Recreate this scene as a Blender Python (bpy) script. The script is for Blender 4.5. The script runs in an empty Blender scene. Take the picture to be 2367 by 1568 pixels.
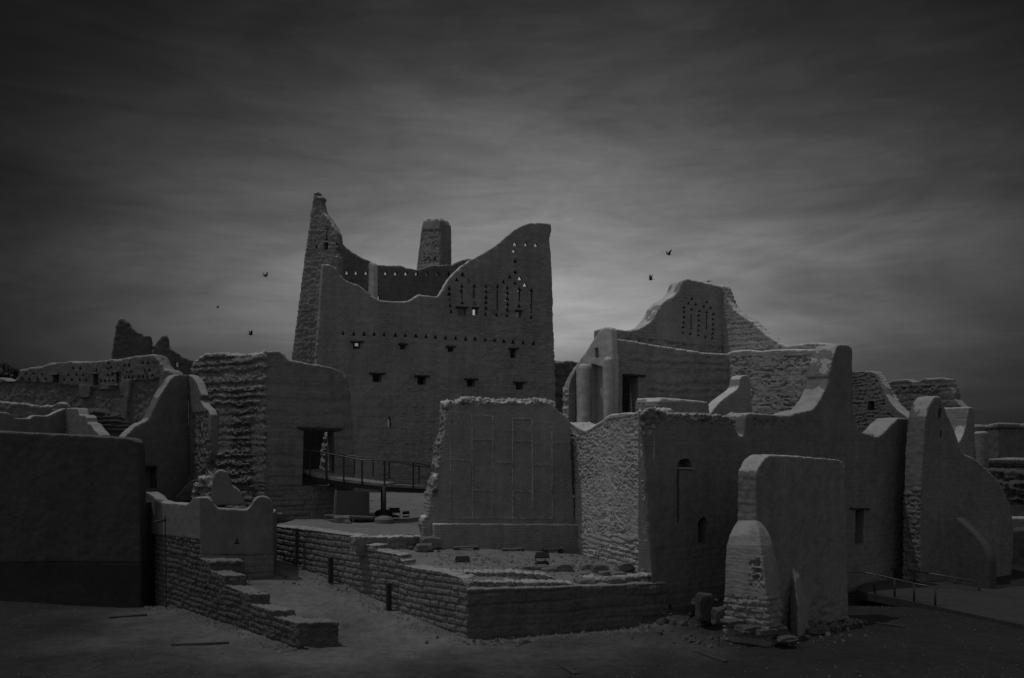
import bpy, bmesh, math, random
import numpy as np
from mathutils import Vector, Matrix
random.seed(7)
S = bpy.context.scene
COL = S.collection
# ------------------------------------------------------------------ camera, sky, sun, exposure
W_, H_ = 2366.0, 1568.0
F, CX, HZ, H = 2050.0, 1183.0, 1020.0, 8.0
cam = bpy.data.cameras.new('camera')
cam.sensor_fit = 'HORIZONTAL'; cam.sensor_width = 36.0
cam.lens = 36.0 * F / W_
cam.shift_y = (HZ - H_ / 2) / W_
cam.clip_start = 0.5; cam.clip_end = 9000
co = bpy.data.objects.new('camera', cam); COL.objects.link(co)
co.location = (0, 0, H); co.rotation_euler = (math.radians(90), 0, 0)
S.camera = co
SUN_EL = math.radians(69)
to_sun = Vector((-1.0, -0.06, 0)).normalized() * math.cos(SUN_EL) + Vector((0, 0, math.sin(SUN_EL)))
sl = bpy.data.lights.new('sun', 'SUN'); sl.energy = 3.0; sl.angle = math.radians(0.6); sl.color = (1, 1, 1)
so = bpy.data.objects.new('sun', sl); COL.objects.link(so)
so.rotation_euler = to_sun.to_track_quat('Z', 'Y').to_euler()
S.view_settings.view_transform = 'Standard'; S.view_settings.look = 'None'
S.view_settings.gamma = 1.0; S.view_settings.use_curve_mapping = False
S.view_settings.exposure = -1.75
S.cycles.use_denoising = False
S.cycles.max_bounces = 5; S.cycles.diffuse_bounces = 3

wd = bpy.data.worlds.new('World'); S.world = wd; wd.use_nodes = True
nt = wd.node_tree; nt.nodes.clear()
class NB:
    def __init__(s, nt): s.nt = nt
    def n(s, t, **k):
        o = s.nt.nodes.new(t)
        for a, b in k.items(): setattr(o, a, b)
        return o
    def link(s, a, b): s.nt.links.new(a, b)
    def m(s, op, a, b=None, c=None):
        o = s.n('ShaderNodeMath', operation=op)
        for i, v in enumerate((a, b, c)):
            if v is None: continue
            if isinstance(v, (int, float)): o.inputs[i].default_value = v
            else: s.link(v, o.inputs[i])
        return o.outputs[0]
    def mr(s, v, a, b, c, d, sm=False):
        o = s.n('ShaderNodeMapRange'); o.interpolation_type = 'SMOOTHSTEP' if sm else 'LINEAR'
        s.link(v, o.inputs[0])
        for i, x in enumerate((a, b, c, d)): o.inputs[i + 1].default_value = x
        return o.outputs[0]
    def noise(s, vec, scale, detail=4, rough=0.55, dist=0.0):
        o = s.n('ShaderNodeTexNoise'); s.link(vec, o.inputs['Vector'])
        o.inputs['Scale'].default_value = scale; o.inputs['Detail'].default_value = detail
        o.inputs['Roughness'].default_value = rough; o.inputs['Distortion'].default_value = dist
        return o.outputs[0]
    def mapv(s, vec, scale=(1, 1, 1), loc=(0, 0, 0), rot=(0, 0, 0)):
        o = s.n('ShaderNodeMapping'); s.link(vec, o.inputs[0])
        o.inputs['Scale'].default_value = scale; o.inputs['Location'].default_value = loc; o.inputs['Rotation'].default_value = rot
        return o.outputs[0]
b = NB(nt)
sky = b.n('ShaderNodeTexSky'); sky.sky_type = 'NISHITA'; sky.sun_disc = False
sky.sun_elevation = SUN_EL; sky.sun_rotation = math.atan2(to_sun.x, to_sun.y)
sky.air_density = 1.2; sky.dust_density = 2.0
bw = b.n('ShaderNodeRGBToBW'); b.link(sky.outputs[0], bw.inputs[0])
tc = b.n('ShaderNodeTexCoord'); d = tc.outputs['Generated']
sp = b.n('ShaderNodeSeparateXYZ'); b.link(d, sp.inputs[0])
az = b.m('ARCTAN2', sp.outputs[0], sp.outputs[1])          # 0 ahead
el = b.m('ARCSINE', sp.outputs[2])
cv = b.n('ShaderNodeCombineXYZ'); b.link(az, cv.inputs[0]); b.link(el, cv.inputs[1])
v1 = b.mapv(cv.outputs[0], (2.6, 11, 1), (3.1, .7, 0), (0, 0, math.radians(-7)))
v2 = b.mapv(cv.outputs[0], (11, 62, 1), (1.3, 4.7, 0), (0, 0, math.radians(-4)))
v3 = b.mapv(cv.outputs[0], (4.0, 10, 1), (8.3, 2.2, 0), (0, 0, math.radians(-24)))
n1 = b.noise(v1, 1.0, 8, .58, .9); n2 = b.noise(v2, 1.0, 6, .62, .8); n3 = b.noise(v3, 1.0, 6, .58, 1.0)
cl = b.m('ADD', b.mr(n1, .30, .70, -.20, .20), b.m('ADD', b.mr(n2, .34, .66, -.06, .07, True), b.mr(n3, .3, .7, -.20, .20)))
cl = b.m('POWER', 2.718, cl)
# thin bright veil low ahead of the camera, thick dark bank above and to the sides
da = b.m('DIVIDE', b.m('SUBTRACT', az, 0.04), 0.36)
de = b.m('DIVIDE', b.m('MAXIMUM', b.m('SUBTRACT', el, 0.185), b.m('MULTIPLY', b.m('SUBTRACT', 0.13, el), 1.5)), 0.137)
rr_ = b.m('ADD', b.m('MULTIPLY', da, da), b.m('POWER', b.m('MAXIMUM', de, 0.0), 1.38))
g = b.m('MULTIPLY', b.m('POWER', 2.718, b.m('MULTIPLY', -1.0, rr_)), b.mr(az, -.56, -.36, .60, 1.0, True))
dh = b.m('DIVIDE', b.m('SUBTRACT', az, 0.01), 0.42)
gh = b.m('POWER', 2.718, b.m('MULTIPLY', -1.0, b.m('MULTIPLY', dh, dh)))
back = b.mr(b.m('ABSOLUTE', az), 0.8, 1.9, 0.0, 1.0, True)
high = b.mr(el, 0.75, 1.2, 0.0, 1.0, True)
sky_fill = b.m('MAXIMUM', back, high)
lum = b.m('ADD', b.m('MULTIPLY', g, .78), b.m('ADD', b.m('MULTIPLY', gh, 0.034), 0.018))
lum = b.m('MULTIPLY', lum, cl)
lum = b.m('MAXIMUM', lum, b.m('MULTIPLY', sky_fill, 0.72))  # brighter sky behind and overhead, added as fill for shaded faces
# keep the sky texture as the base luminance, shaped by the cloud cover
fac = b.m('MULTIPLY', lum, b.m('ADD', 0.75, b.m('MULTIPLY', bw.outputs[0], 0.10)))
cc = b.n('ShaderNodeCombineXYZ')
for i in range(3): b.link(fac, cc.inputs[i])
mulc = b.n('ShaderNodeVectorMath', operation='SCALE'); b.link(cc.outputs[0], mulc.inputs[0]); mulc.inputs['Scale'].default_value = 10.0
bg = b.n('ShaderNodeBackground'); bg.inputs[1].default_value = 0.1
b.link(mulc.outputs[0], bg.inputs[0])
wo = b.n('ShaderNodeOutputWorld'); b.link(bg.outputs[0], wo.inputs[0])

# ------------------------------------------------------------------ helpers
def P(px, py, Y): return ((px - CX) / F * Y, Y, H - (py - HZ) / F * Y)
def online(line, px):
    (pa, Ya), (pb, Yb) = line
    ax, bx = (pa - CX) / F * Ya, (pb - CX) / F * Yb
    k = (px - CX) / F
    # X = k*Y on A+t(B-A)
    t = (k * Ya - ax) / ((bx - ax) - k * (Yb - Ya))
    return Ya + t * (Yb - Ya)
def ldir(line):
    (pa, Ya), (pb, Yb) = line
    v = np.array([(pb - CX) / F * Yb - (pa - CX) / F * Ya, Yb - Ya]); v /= np.linalg.norm(v)
    n = np.array([-v[1], v[0]]); mid = np.array([(pa - CX) / F * Ya, Ya])
    if n @ mid < 0: n = -n
    return v, n
def crop(ox, oy, sc):
    f = 1 / sc / 1.7312
    def g(*pts): return [(ox / 1.7312 + x * f, oy / 1.7312 + y * f) for x, y in pts]
    return g
c3 = crop(1000, 700, 1.8208); c4 = crop(2200, 1050, 1.8208)
cA = crop(0, 1200, 1.96); cL = crop(0, 1900, 1.926); cG = crop(700, 1300, 1.7418); cT = crop(900, 1900, 1.9264)
cM = crop(1600, 1500, 1.96); cN = crop(1600, 2000, 1.9725); cB = crop(2500, 1500, 1.96); cC = crop(2500, 2000, 2.196)
cR = crop(3296, 1300, 2.24); cS = crop(3296, 1900, 2.24); cZ = crop(3700, 1600, 3.136)

def slab(line, pts, thick, shift=0.0, back=0.0):
    """vertical wall piece: outline seen from the front, real thickness behind it"""
    v, n = ldir(line); V = []; m = len(pts)
    for px, py in pts:
        Y = online(line, px); x, y, z = P(px, py, Y)
        V.append((x - n[0] * shift, y - n[1] * shift, z))
    t = thick + shift
    V += [(x + n[0] * t, y + n[1] * t, z) for x, y, z in V[:m]]
    Fc = [list(range(m)), list(range(2 * m - 1, m - 1, -1))]
    for i in range(m):
        j = (i + 1) % m; Fc.append([i, i + m, j + m, j])
    return V, Fc
def loft(rings):
    V = []; k = len(rings[0])
    for r in rings: V += [tuple(p) for p in r]
    Fc = [list(range(k)), list(range(len(V) - 1, len(V) - k - 1, -1))]
    for a in range(len(rings) - 1):
        for i in range(k):
            j = (i + 1) % k; Fc.append([a * k + i, a * k + k + i, a * k + k + j, a * k + j])
    return V, Fc
def prism(poly, z0, z1, sc=1.0):
    c = np.mean(np.array(poly), axis=0)
    return loft([[(x, y, z0) for x, y in poly], [((x - c[0]) * sc + c[0], (y - c[1]) * sc + c[1], z1) for x, y in poly]])
def fix(V, Fc):
    bm = bmesh.new(); vs = [bm.verts.new(p) for p in V]
    for f in Fc:
        try: bm.faces.new([vs[i] for i in f])
        except ValueError: pass
    bmesh.ops.recalc_face_normals(bm, faces=bm.faces)
    return bm
def rawmesh(pieces, name='tmp', tri=True):
    me = bpy.data.meshes.new(name); bm = bmesh.new()
    for V, Fc in pieces:
        q = fix(V, Fc)
        if tri: bmesh.ops.triangulate(q, faces=q.faces, ngon_method='EAR_CLIP')
        t = bpy.data.meshes.new('t'); q.to_mesh(t); q.free(); bm.from_mesh(t); bpy.data.meshes.remove(t)
    bm.to_mesh(me); bm.free(); return me

# ---- numpy noise
def _h(ix, iy, iz, seed):
    n = (ix * 374761393 + iy * 668265263 + iz * 2147483647 + seed * 1274126177) & 0xffffffff
    n = ((n ^ (n >> 13)) * 1274126177) & 0xffffffff
    n = (n ^ (n >> 16)) & 0xffffffff
    n = (n * 2246822519) & 0xffffffff
    return ((n ^ (n >> 15)) & 0xffffff) / float(0xffffff)
def vn(p, seed=0):
    q = np.floor(p).astype(np.int64); f = p - q; f = f * f * (3 - 2 * f); r = 0
    for dx in (0, 1):
        wx = f[:, 0] if dx else 1 - f[:, 0]
        for dy in (0, 1):
            wy = f[:, 1] if dy else 1 - f[:, 1]
            for dz in (0, 1):
                wz = f[:, 2] if dz else 1 - f[:, 2]
                r = r + wx * wy * wz * _h(q[:, 0] + dx, q[:, 1] + dy, q[:, 2] + dz, seed)
    return r * 2 - 1
def fbm(p, s, seed=0, oc=3, st=(1, 1, 1)):
    st = np.array(st); a = 1; r = 0; t = 0
    for i in range(oc):
        r = r + a * vn(p * st * s * 2 ** i + 17.3 * i, seed + i); t += a; a *= .5
    return r / t
def inpoly(x, y, poly):
    r = np.zeros(len(x), bool); n = len(poly)
    for i in range(n):
        x1, y1 = poly[i]; x2, y2 = poly[(i + 1) % n]
        if y1 == y2: continue
        c = ((y1 > y) != (y2 > y)) & (x < (x2 - x1) * (y - y1) / (y2 - y1) + x1)
        r ^= c
    return r
def ss(a, b_, x):
    t = np.clip((x - a) / (b_ - a), 0, 1); return t * t * (3 - 2 * t)
class Ctx:
    """per-vertex data for a relief function; e[...] are wall coordinates"""
    def __init__(s, Pw, N, u):
        s.P, s.N, s.u = Pw, N, u
        s.px = CX + Pw[:, 0] / Pw[:, 1] * F; s.py = HZ - (Pw[:, 2] - H) / Pw[:, 1] * F
        nn = np.array([-u[1], u[0]])
        side = np.abs(N[:, 0] * u[0] + N[:, 1] * u[1]) > .7
        s.s = np.where(side, Pw[:, 0] * nn[0] + Pw[:, 1] * nn[1] + 50.3, Pw[:, 0] * u[0] + Pw[:, 1] * u[1])
        s.z = Pw[:, 2]
    def mask(s, poly, ragged=6, fr=1.2, seed=5):
        w1 = fbm(s.P, fr, seed, 4) * ragged; w2 = fbm(s.P, fr, seed + 9, 4) * ragged
        return inpoly(s.px + w1, s.py + w2, poly).astype(float)
def plaster(c, a=.03, seed=1):
    return a * fbm(c.P, .7, seed, 3) + a * .5 * fbm(c.P, 3.5, seed + 3, 2)
def coarse(c, a=.10, f=1.6, seed=2, st=(1, 1, 1.5)):
    r = 1 - np.abs(fbm(c.P, f, seed, 4, st)) * 2.2
    return a * (r - .5) + a * .5 * fbm(c.P, f * 3, seed + 5, 2)
def layered(c, a=.14, h=.5, seed=3):
    z = c.z + .22 * fbm(c.P, .35, seed, 3) + .16 * fbm(c.P, 1.8, seed + 8, 3) + h * .55 * vn(np.stack([c.z * .9 / h, c.z * 0 + 2.2, c.z * 0 + .4], 1), seed + 1)
    fz = z / h - np.floor(z / h); row = np.floor(z / h).astype(np.int64)
    am = .45 + .75 * _h(row, row * 0, np.floor(c.s / 3 + row * .37).astype(np.int64), 11)
    tooth = ss(0, .3, fz) * (1 - .75 * ss(.55, 1, fz))
    return a * am * (tooth - .5) + a * .35 * fbm(c.P, 3.2, seed + 4, 3, (1, 1, 1.6))
def blocks(c, h=.3, w=.55, amp=.05, gr=.06, gw=.06, seed=4, wav=.05, vary=.35):
    z = c.z + wav * fbm(c.P, .5, seed, 3) ; row = np.floor(z / h).astype(np.int64); fz = z / h - row
    rz = _h(row, row * 0 + 3, row * 0, seed)
    s = c.s / w + rz * 7 + .5 * (row % 2) + vary * vn(np.stack([c.s * 1.1, row * 3.7, row * 0.0 + 1], 1), seed + 2)
    col = np.floor(s).astype(np.int64); fs = s - col
    dd = np.minimum(np.minimum(fz, 1 - fz) * h, np.minimum(fs, 1 - fs) * w)
    g_ = 1 - np.clip(dd / gw, 0, 1)
    return (_h(row, col, row * 0, seed + 5) - .5) * amp - gr * g_ ** 1.6 + .35 * amp * fbm(c.P, 4.5, seed + 6, 2)

# ---- objects
def setp(o, label=None, cat=None, group=None, kind=None):
    if label: o['label'] = label
    if cat: o['category'] = cat
    if group: o['group'] = group
    if kind: o['kind'] = kind
    elif cat: o['kind'] = 'thing'
    return o
def thing(name, loc, label, cat, group=None):
    o = bpy.data.objects.new(name, None); COL.objects.link(o); o.location = loc; o.empty_display_size = .3
    return setp(o, label, cat, group)
def link(me, name, mat, parent=None, smooth=False, base=None):
    """mesh in world coordinates -> object whose origin is the parent's base (or base)"""
    loc = Vector(parent.location) if parent is not None and parent.parent is None else Vector(base or (0, 0, 0))
    if parent is not None and parent.parent is not None: loc = parent.matrix_basis.translation + parent.parent.matrix_basis.translation
    if parent is None and base is None and len(me.vertices):
        n = len(me.vertices); a = np.empty(n * 3, np.float32); me.vertices.foreach_get('co', a); a = a.reshape(-1, 3)
        loc = Vector(((a[:, 0].min() + a[:, 0].max()) / 2, (a[:, 1].min() + a[:, 1].max()) / 2, a[:, 2].min()))
        loc = Vector([float(q) for q in loc])
    me.transform(Matrix.Translation(-loc))
    o = bpy.data.objects.new(name, me); COL.objects.link(o)
    if parent is None: o.location = loc
    else: o.parent = parent
    if mat: me.materials.append(mat)
    if smooth: me.polygons.foreach_set('use_smooth', [True] * len(me.polygons))
    me.name = name
    return o
def evalmesh(o):
    dg = bpy.context.evaluated_depsgraph_get(); dg.update()
    return bpy.data.meshes.new_from_object(o.evaluated_get(dg), depsgraph=dg)
def sculpt(pieces, voxel, smooth=6, relief=None, cuts=None, u=(1, 0), cap=None, mat=None):
    me = rawmesh(pieces); o = bpy.data.objects.new('tmp', me); COL.objects.link(o)
    r = o.modifiers.new('r', 'REMESH'); r.mode = 'VOXEL'; r.voxel_size = voxel; r.adaptivity = 0
    if smooth:
        s_ = o.modifiers.new('s', 'SMOOTH'); s_.factor = .5; s_.iterations = smooth
    m2 = evalmesh(o); bpy.data.objects.remove(o); bpy.data.meshes.remove(me)
    if relief:
        n = len(m2.vertices); a = np.empty(n * 3, np.float32); m2.vertices.foreach_get('co', a); a = a.reshape(-1, 3).astype(float)
        nn = np.empty(n * 3, np.float32); m2.vertex_normals.foreach_get('vector', nn); nn = nn.reshape(-1, 3).astype(float)
        if cap: capmask = nn[:, 2] + .45 * fbm(a, 1.7, 311, 4) > .50  # up-facing faces get the paler, painted-lit copy
        c = Ctx(a, nn, np.array(u) / np.linalg.norm(u))
        a = a + nn * relief(c)[:, None]
        m2.vertices.foreach_set('co', a.astype(np.float32).ravel()); m2.update()
        m2.materials.clear(); m2.materials.append(mat)
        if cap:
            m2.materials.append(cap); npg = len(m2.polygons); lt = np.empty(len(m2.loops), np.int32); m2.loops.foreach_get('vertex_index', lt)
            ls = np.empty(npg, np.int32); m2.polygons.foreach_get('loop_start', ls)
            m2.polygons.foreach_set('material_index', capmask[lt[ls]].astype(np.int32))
    if cuts:
        o = bpy.data.objects.new('tmp', m2); COL.objects.link(o)
        cm = rawmesh(cuts); oc = bpy.data.objects.new('cut', cm); COL.objects.link(oc)
        bo = o.modifiers.new('b', 'BOOLEAN'); bo.operation = 'DIFFERENCE'; bo.object = oc; bo.solver = 'MANIFOLD'
        m3 = evalmesh(o)
        if len(m3.vertices) < 10:
            print('MANIFOLD FAILED'); bo.solver = 'FAST'; m3 = evalmesh(o)
        bpy.data.objects.remove(o); bpy.data.objects.remove(oc); bpy.data.meshes.remove(m2); bpy.data.meshes.remove(cm)
        m2 = m3
    return m2
def earth(name, pieces, voxel, mat, label=None, cat=None, smooth=6, relief=None, cuts=None, u=(1, 0), parent=None, sm=True, group=None, cap=2.1):
    me = sculpt(pieces, voxel, smooth, relief, cuts, u, lit_capof(mat, cap) if cap else None, mat)
    if not len(me.materials): me.materials.append(mat)
    o = link(me, name, None, parent)
    if sm:
        o.data.polygons.foreach_set('use_smooth', [True] * len(o.data.polygons))
        if cuts:
            try: o.data.set_sharp_from_angle(angle=math.radians(55))
            except Exception: pass
    setp(o, label, cat, group)
    return o
def tri(cx, cy, w, h): return [(cx - w / 2, cy + h / 2), (cx + w / 2, cy + h / 2), (cx, cy - h / 2)]
def rect(x0, y0, x1, y1): return [(x0, y0), (x1, y0), (x1, y1), (x0, y1)]
def cut(line, pts, depth=3.0, front=.6, flare=0):
    V, Fc = slab(line, pts, depth, shift=front)
    if flare:
        V, Fc = slab(line, pts, depth, shift=0); a = np.array(V); m = len(pts); c = a[m:].mean(0); a[m:] = c + (a[m:] - c) * flare
        d_ = (a[:m] - a[m:]).mean(0); d_ /= np.linalg.norm(d_); V = [tuple(q) for q in a]
        f0 = slab(line, pts, .3, shift=front); f1 = a[:m]
        k = front / depth; ext = a[:m] + (a[:m] - a[m:]) * k
        cc = ext.mean(0); ext = cc + (ext - cc) * np.maximum(1.0, .6); V = [tuple(q) for q in np.concatenate([ext, a[m:]])]
    return V, Fc
def tube(pts, r, k=8, cap=True):
    V = []; Fc = []; pts = [Vector(p) for p in pts]
    for i, p in enumerate(pts):
        d_ = (pts[min(i + 1, len(pts) - 1)] - pts[max(i - 1, 0)]).normalized()
        a = d_.orthogonal().normalized() if abs(d_.z) > .9 else d_.cross(Vector((0, 0, 1))).normalized(); c = d_.cross(a)
        rr = r[i] if isinstance(r, (list, tuple)) else r
        V += [tuple(p + (a * math.cos(t) + c * math.sin(t)) * rr) for t in [2 * math.pi * j / k for j in range(k)]]
    for i in range(len(pts) - 1):
        for j in range(k):
            l = (j + 1) % k; Fc.append([i * k + j, i * k + l, i * k + k + l, i * k + k + j])
    if cap: Fc += [list(range(k))[::-1], list(range(len(V) - k, len(V)))]
    return V, Fc
def box(c, sx, sy, sz, rz=0.0, rx=0.0):
    m = Matrix.Translation(c) @ Matrix.Rotation(rz, 4, 'Z') @ Matrix.Rotation(rx, 4, 'X')
    V = [tuple(m @ Vector((a * sx / 2, b_ * sy / 2, d_ * sz / 2))) for a in (-1, 1) for b_ in (-1, 1) for d_ in (-1, 1)]
    return V, [[0, 1, 3, 2], [4, 6, 7, 5], [0, 4, 5, 1], [2, 3, 7, 6], [0, 2, 6, 4], [1, 5, 7, 3]]
def solid(name, pieces, mat, parent=None, bev=0.0, smooth=False, label=None, cat=None, group=None, base=None):
    me = rawmesh(pieces, tri=False)
    if bev:
        bm = bmesh.new(); bm.from_mesh(me)
        bmesh.ops.bevel(bm, geom=[e for e in bm.edges if len(e.link_faces) == 2 and e.calc_face_angle(0) > .5], offset=bev, segments=2, affect='EDGES', clamp_overlap=True)
        bm.to_mesh(me); bm.free()
    o = link(me, name, mat, parent, smooth, base); setp(o, label, cat, group); return o

# ---- materials
ALB = {}
def lit_capof(mat, k):
    n_ = mat.name + '_lit_cap'
    if n_ not in bpy.data.materials: mud(n_, min(.46, ALB[mat.name] * k), .35, 9)  # paler plaster top, further lightened so sunlit brightness sits in the colour
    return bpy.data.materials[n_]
def mud(name, alb, bump=.5, fine=9.0, streak=0.0, var=.25, rough=.95, vstain=.12, lay=7.0, brick=None, blend=None):
    ALB[name] = alb
    m = bpy.data.materials.new(name); m.use_nodes = True; t = m.node_tree; t.nodes.clear(); q = NB(t)
    geo = q.n('ShaderNodeNewGeometry'); p = geo.outputs['Position']
    big = q.noise(p, .35, 4, .6); mid = q.noise(p, 2.3, 5, .65); fi = q.noise(p, fine, 4, .7)
    st = q.noise(q.mapv(p, (1.6, 1.6, .16)), 1.0, 4, .6)
    v = q.m('ADD', q.mr(big, .3, .7, -var * .5, var * .5), q.mr(mid, .3, .7, -var * .5, var * .5))
    v = q.m('ADD', v, q.mr(st, .3, .7, -vstain, vstain)); v = q.m('ADD', v, q.mr(fi, .25, .75, -var * .45, var * .45))
    v = q.m('MULTIPLY', q.m('ADD', v, 1.0), alb); v = q.m('MAXIMUM', v, alb * .3)
    if blend:       # radial darkening painted into the colour, imitating falloff toward the frame edges
        vd = q.n('ShaderNodeVectorMath', operation='SUBTRACT'); q.link(p, vd.inputs[0]); vd.inputs[1].default_value = (blend[0], blend[1], 0)
        vl = q.n('ShaderNodeVectorMath', operation='LENGTH'); q.link(q.mapv(vd.outputs[0], (1, 1, 0)), vl.inputs[0])
        ds = q.m('ADD', vl.outputs['Value'], q.mr(q.noise(p, .22, 5, .6), .2, .8, -4, 4))
        v = q.m('MULTIPLY', v, q.mr(ds, blend[2], blend[3], 1.0, blend[4], True))
    c = q.n('ShaderNodeCombineColor'); q.link(v, c.inputs[0]); q.link(v, c.inputs[1]); q.link(v, c.inputs[2])
    h = q.m('ADD', q.m('MULTIPLY', fi, .022), q.m('MULTIPLY', mid, .05))
    if streak:
        la = q.noise(q.mapv(p, (.8, .8, lay)), 1.0, 3, .6, .4); h = q.m('ADD', h, q.m('MULTIPLY', la, streak))
    if brick:
        ux, uy, bwid, bhei, bst = brick
        dp = q.n('ShaderNodeVectorMath', operation='DOT_PRODUCT'); q.link(p, dp.inputs[0]); dp.inputs[1].default_value = (ux, uy, 0)
        sz = q.n('ShaderNodeSeparateXYZ'); q.link(p, sz.inputs[0])
        w1 = q.noise(p, 1.1, 4, .6); w2 = q.noise(q.mapv(p, (1, 1, 1), (9, 4, 2)), 1.6, 4, .65)
        cb = q.n('ShaderNodeCombineXYZ')
        q.link(q.m('ADD', dp.outputs['Value'], q.mr(w1, 0, 1, -.3, .3)), cb.inputs[0]); q.link(q.m('ADD', sz.outputs[2], q.mr(w2, 0, 1, -.12, .12)), cb.inputs[1])
        bt = q.n('ShaderNodeTexBrick'); q.link(cb.outputs[0], bt.inputs['Vector']); bt.inputs['Scale'].default_value = 1.0
        bt.inputs['Brick Width'].default_value = bwid; bt.inputs['Row Height'].default_value = bhei; bt.inputs['Mortar Size'].default_value = .02; bt.inputs['Mortar Smooth'].default_value = .6
        bt.inputs['Color1'].default_value = (0, 0, 0, 1); bt.inputs['Color2'].default_value = (1, 1, 1, 1); bt.inputs['Mortar'].default_value = (.5, .5, .5, 1)
        mk = q.mr(q.noise(q.mapv(p, (1, 1, 1), (3, 1, 7)), .45, 5, .6), .42, .62, .12, 1.0)
        hb = q.m('SUBTRACT', q.m('MULTIPLY', bt.outputs['Color'], .35), bt.outputs['Fac'])
        h = q.m('ADD', h, q.m('MULTIPLY', q.m('MULTIPLY', hb, mk), bst))
    bp = q.n('ShaderNodeBump'); bp.inputs['Strength'].default_value = bump; bp.inputs['Distance'].default_value = 1.0; q.link(h, bp.inputs['Height'])
    bs = q.n('ShaderNodeBsdfPrincipled'); bs.inputs['Roughness'].default_value = rough
    bs.inputs['Specular IOR Level'].default_value = .15
    q.link(c.outputs[0], bs.inputs['Base Color']); q.link(bp.outputs[0], bs.inputs['Normal'])
    o = q.n('ShaderNodeOutputMaterial'); q.link(bs.outputs[0], o.inputs[0]); return m
def paint(name, alb, rough=.5, metal=0.0):
    m = bpy.data.materials.new(name); m.use_nodes = True; t = m.node_tree; q = NB(t); bs = t.nodes['Principled BSDF']
    geo = q.n('ShaderNodeNewGeometry'); nz = q.noise(geo.outputs['Position'], 14, 4, .6)
    v = q.mr(nz, .3, .7, alb * .75, alb * 1.2)
    c = q.n('ShaderNodeCombineColor')
    for i in range(3): q.link(v, c.inputs[i])
    q.link(c.outputs[0], bs.inputs['Base Color']); bs.inputs['Roughness'].default_value = rough; bs.inputs['Metallic'].default_value = metal
    return m
BR = (.905, .425, .46, .20, .05)
M = dict(
    palace=mud('palace_mud', .205, .8, 7, .02, brick=BR), tower=mud('tower_mud', .19, 1.0, 5, .03, brick=(.95, -.3, .4, .2, .05)), far=mud('far_mud', .105, .9, 4, .03), ruin=mud('ruin_mud', .085, .9, 4, .03),
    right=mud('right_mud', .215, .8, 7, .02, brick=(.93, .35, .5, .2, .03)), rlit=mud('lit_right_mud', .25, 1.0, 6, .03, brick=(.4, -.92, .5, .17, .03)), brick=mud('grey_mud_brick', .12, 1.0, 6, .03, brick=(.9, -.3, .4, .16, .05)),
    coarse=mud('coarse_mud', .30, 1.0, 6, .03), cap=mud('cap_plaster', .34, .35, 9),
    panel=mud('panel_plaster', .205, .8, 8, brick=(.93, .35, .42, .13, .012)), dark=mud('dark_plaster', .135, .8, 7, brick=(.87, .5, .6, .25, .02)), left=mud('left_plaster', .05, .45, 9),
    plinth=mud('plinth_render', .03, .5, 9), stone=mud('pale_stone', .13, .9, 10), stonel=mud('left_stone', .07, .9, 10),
    turret=mud('turret_plaster', .115, .35, 9), gate=mud('gate_mud', .16, .9, 6, .02, brick=(.9, .42, .5, .25, .03)), buttress=mud('buttress_plaster', .15, .8, 8, .0),
    pier=mud('pier_plaster', .17, .5, 9, brick=(.8, -.6, .4, .13, .02)), terrace=mud('terrace_earth', .155, .8, 6), path=mud('path_earth', .125, .6, 6),
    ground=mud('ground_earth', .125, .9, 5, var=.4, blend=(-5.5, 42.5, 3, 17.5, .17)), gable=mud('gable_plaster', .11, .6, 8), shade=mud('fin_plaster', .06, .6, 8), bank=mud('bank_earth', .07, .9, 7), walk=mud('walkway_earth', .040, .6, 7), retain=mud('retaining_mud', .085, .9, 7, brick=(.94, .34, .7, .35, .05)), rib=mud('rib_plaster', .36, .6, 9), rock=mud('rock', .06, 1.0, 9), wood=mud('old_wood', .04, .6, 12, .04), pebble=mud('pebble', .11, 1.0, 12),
    metal=paint('dark_metal', .016, .75), rail=paint('rail_metal', .055, .4), bird=paint('feather', .03, .8), board=paint('board_panel', .07, .6),
    deck=mud('deck_slab', .18, .3, 9), leaf=paint('leaf', .04, .7), bark=mud('bark', .06, .8), con=mud('concrete', .15, .4, 12))

UD = (.905, .425); 
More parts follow.
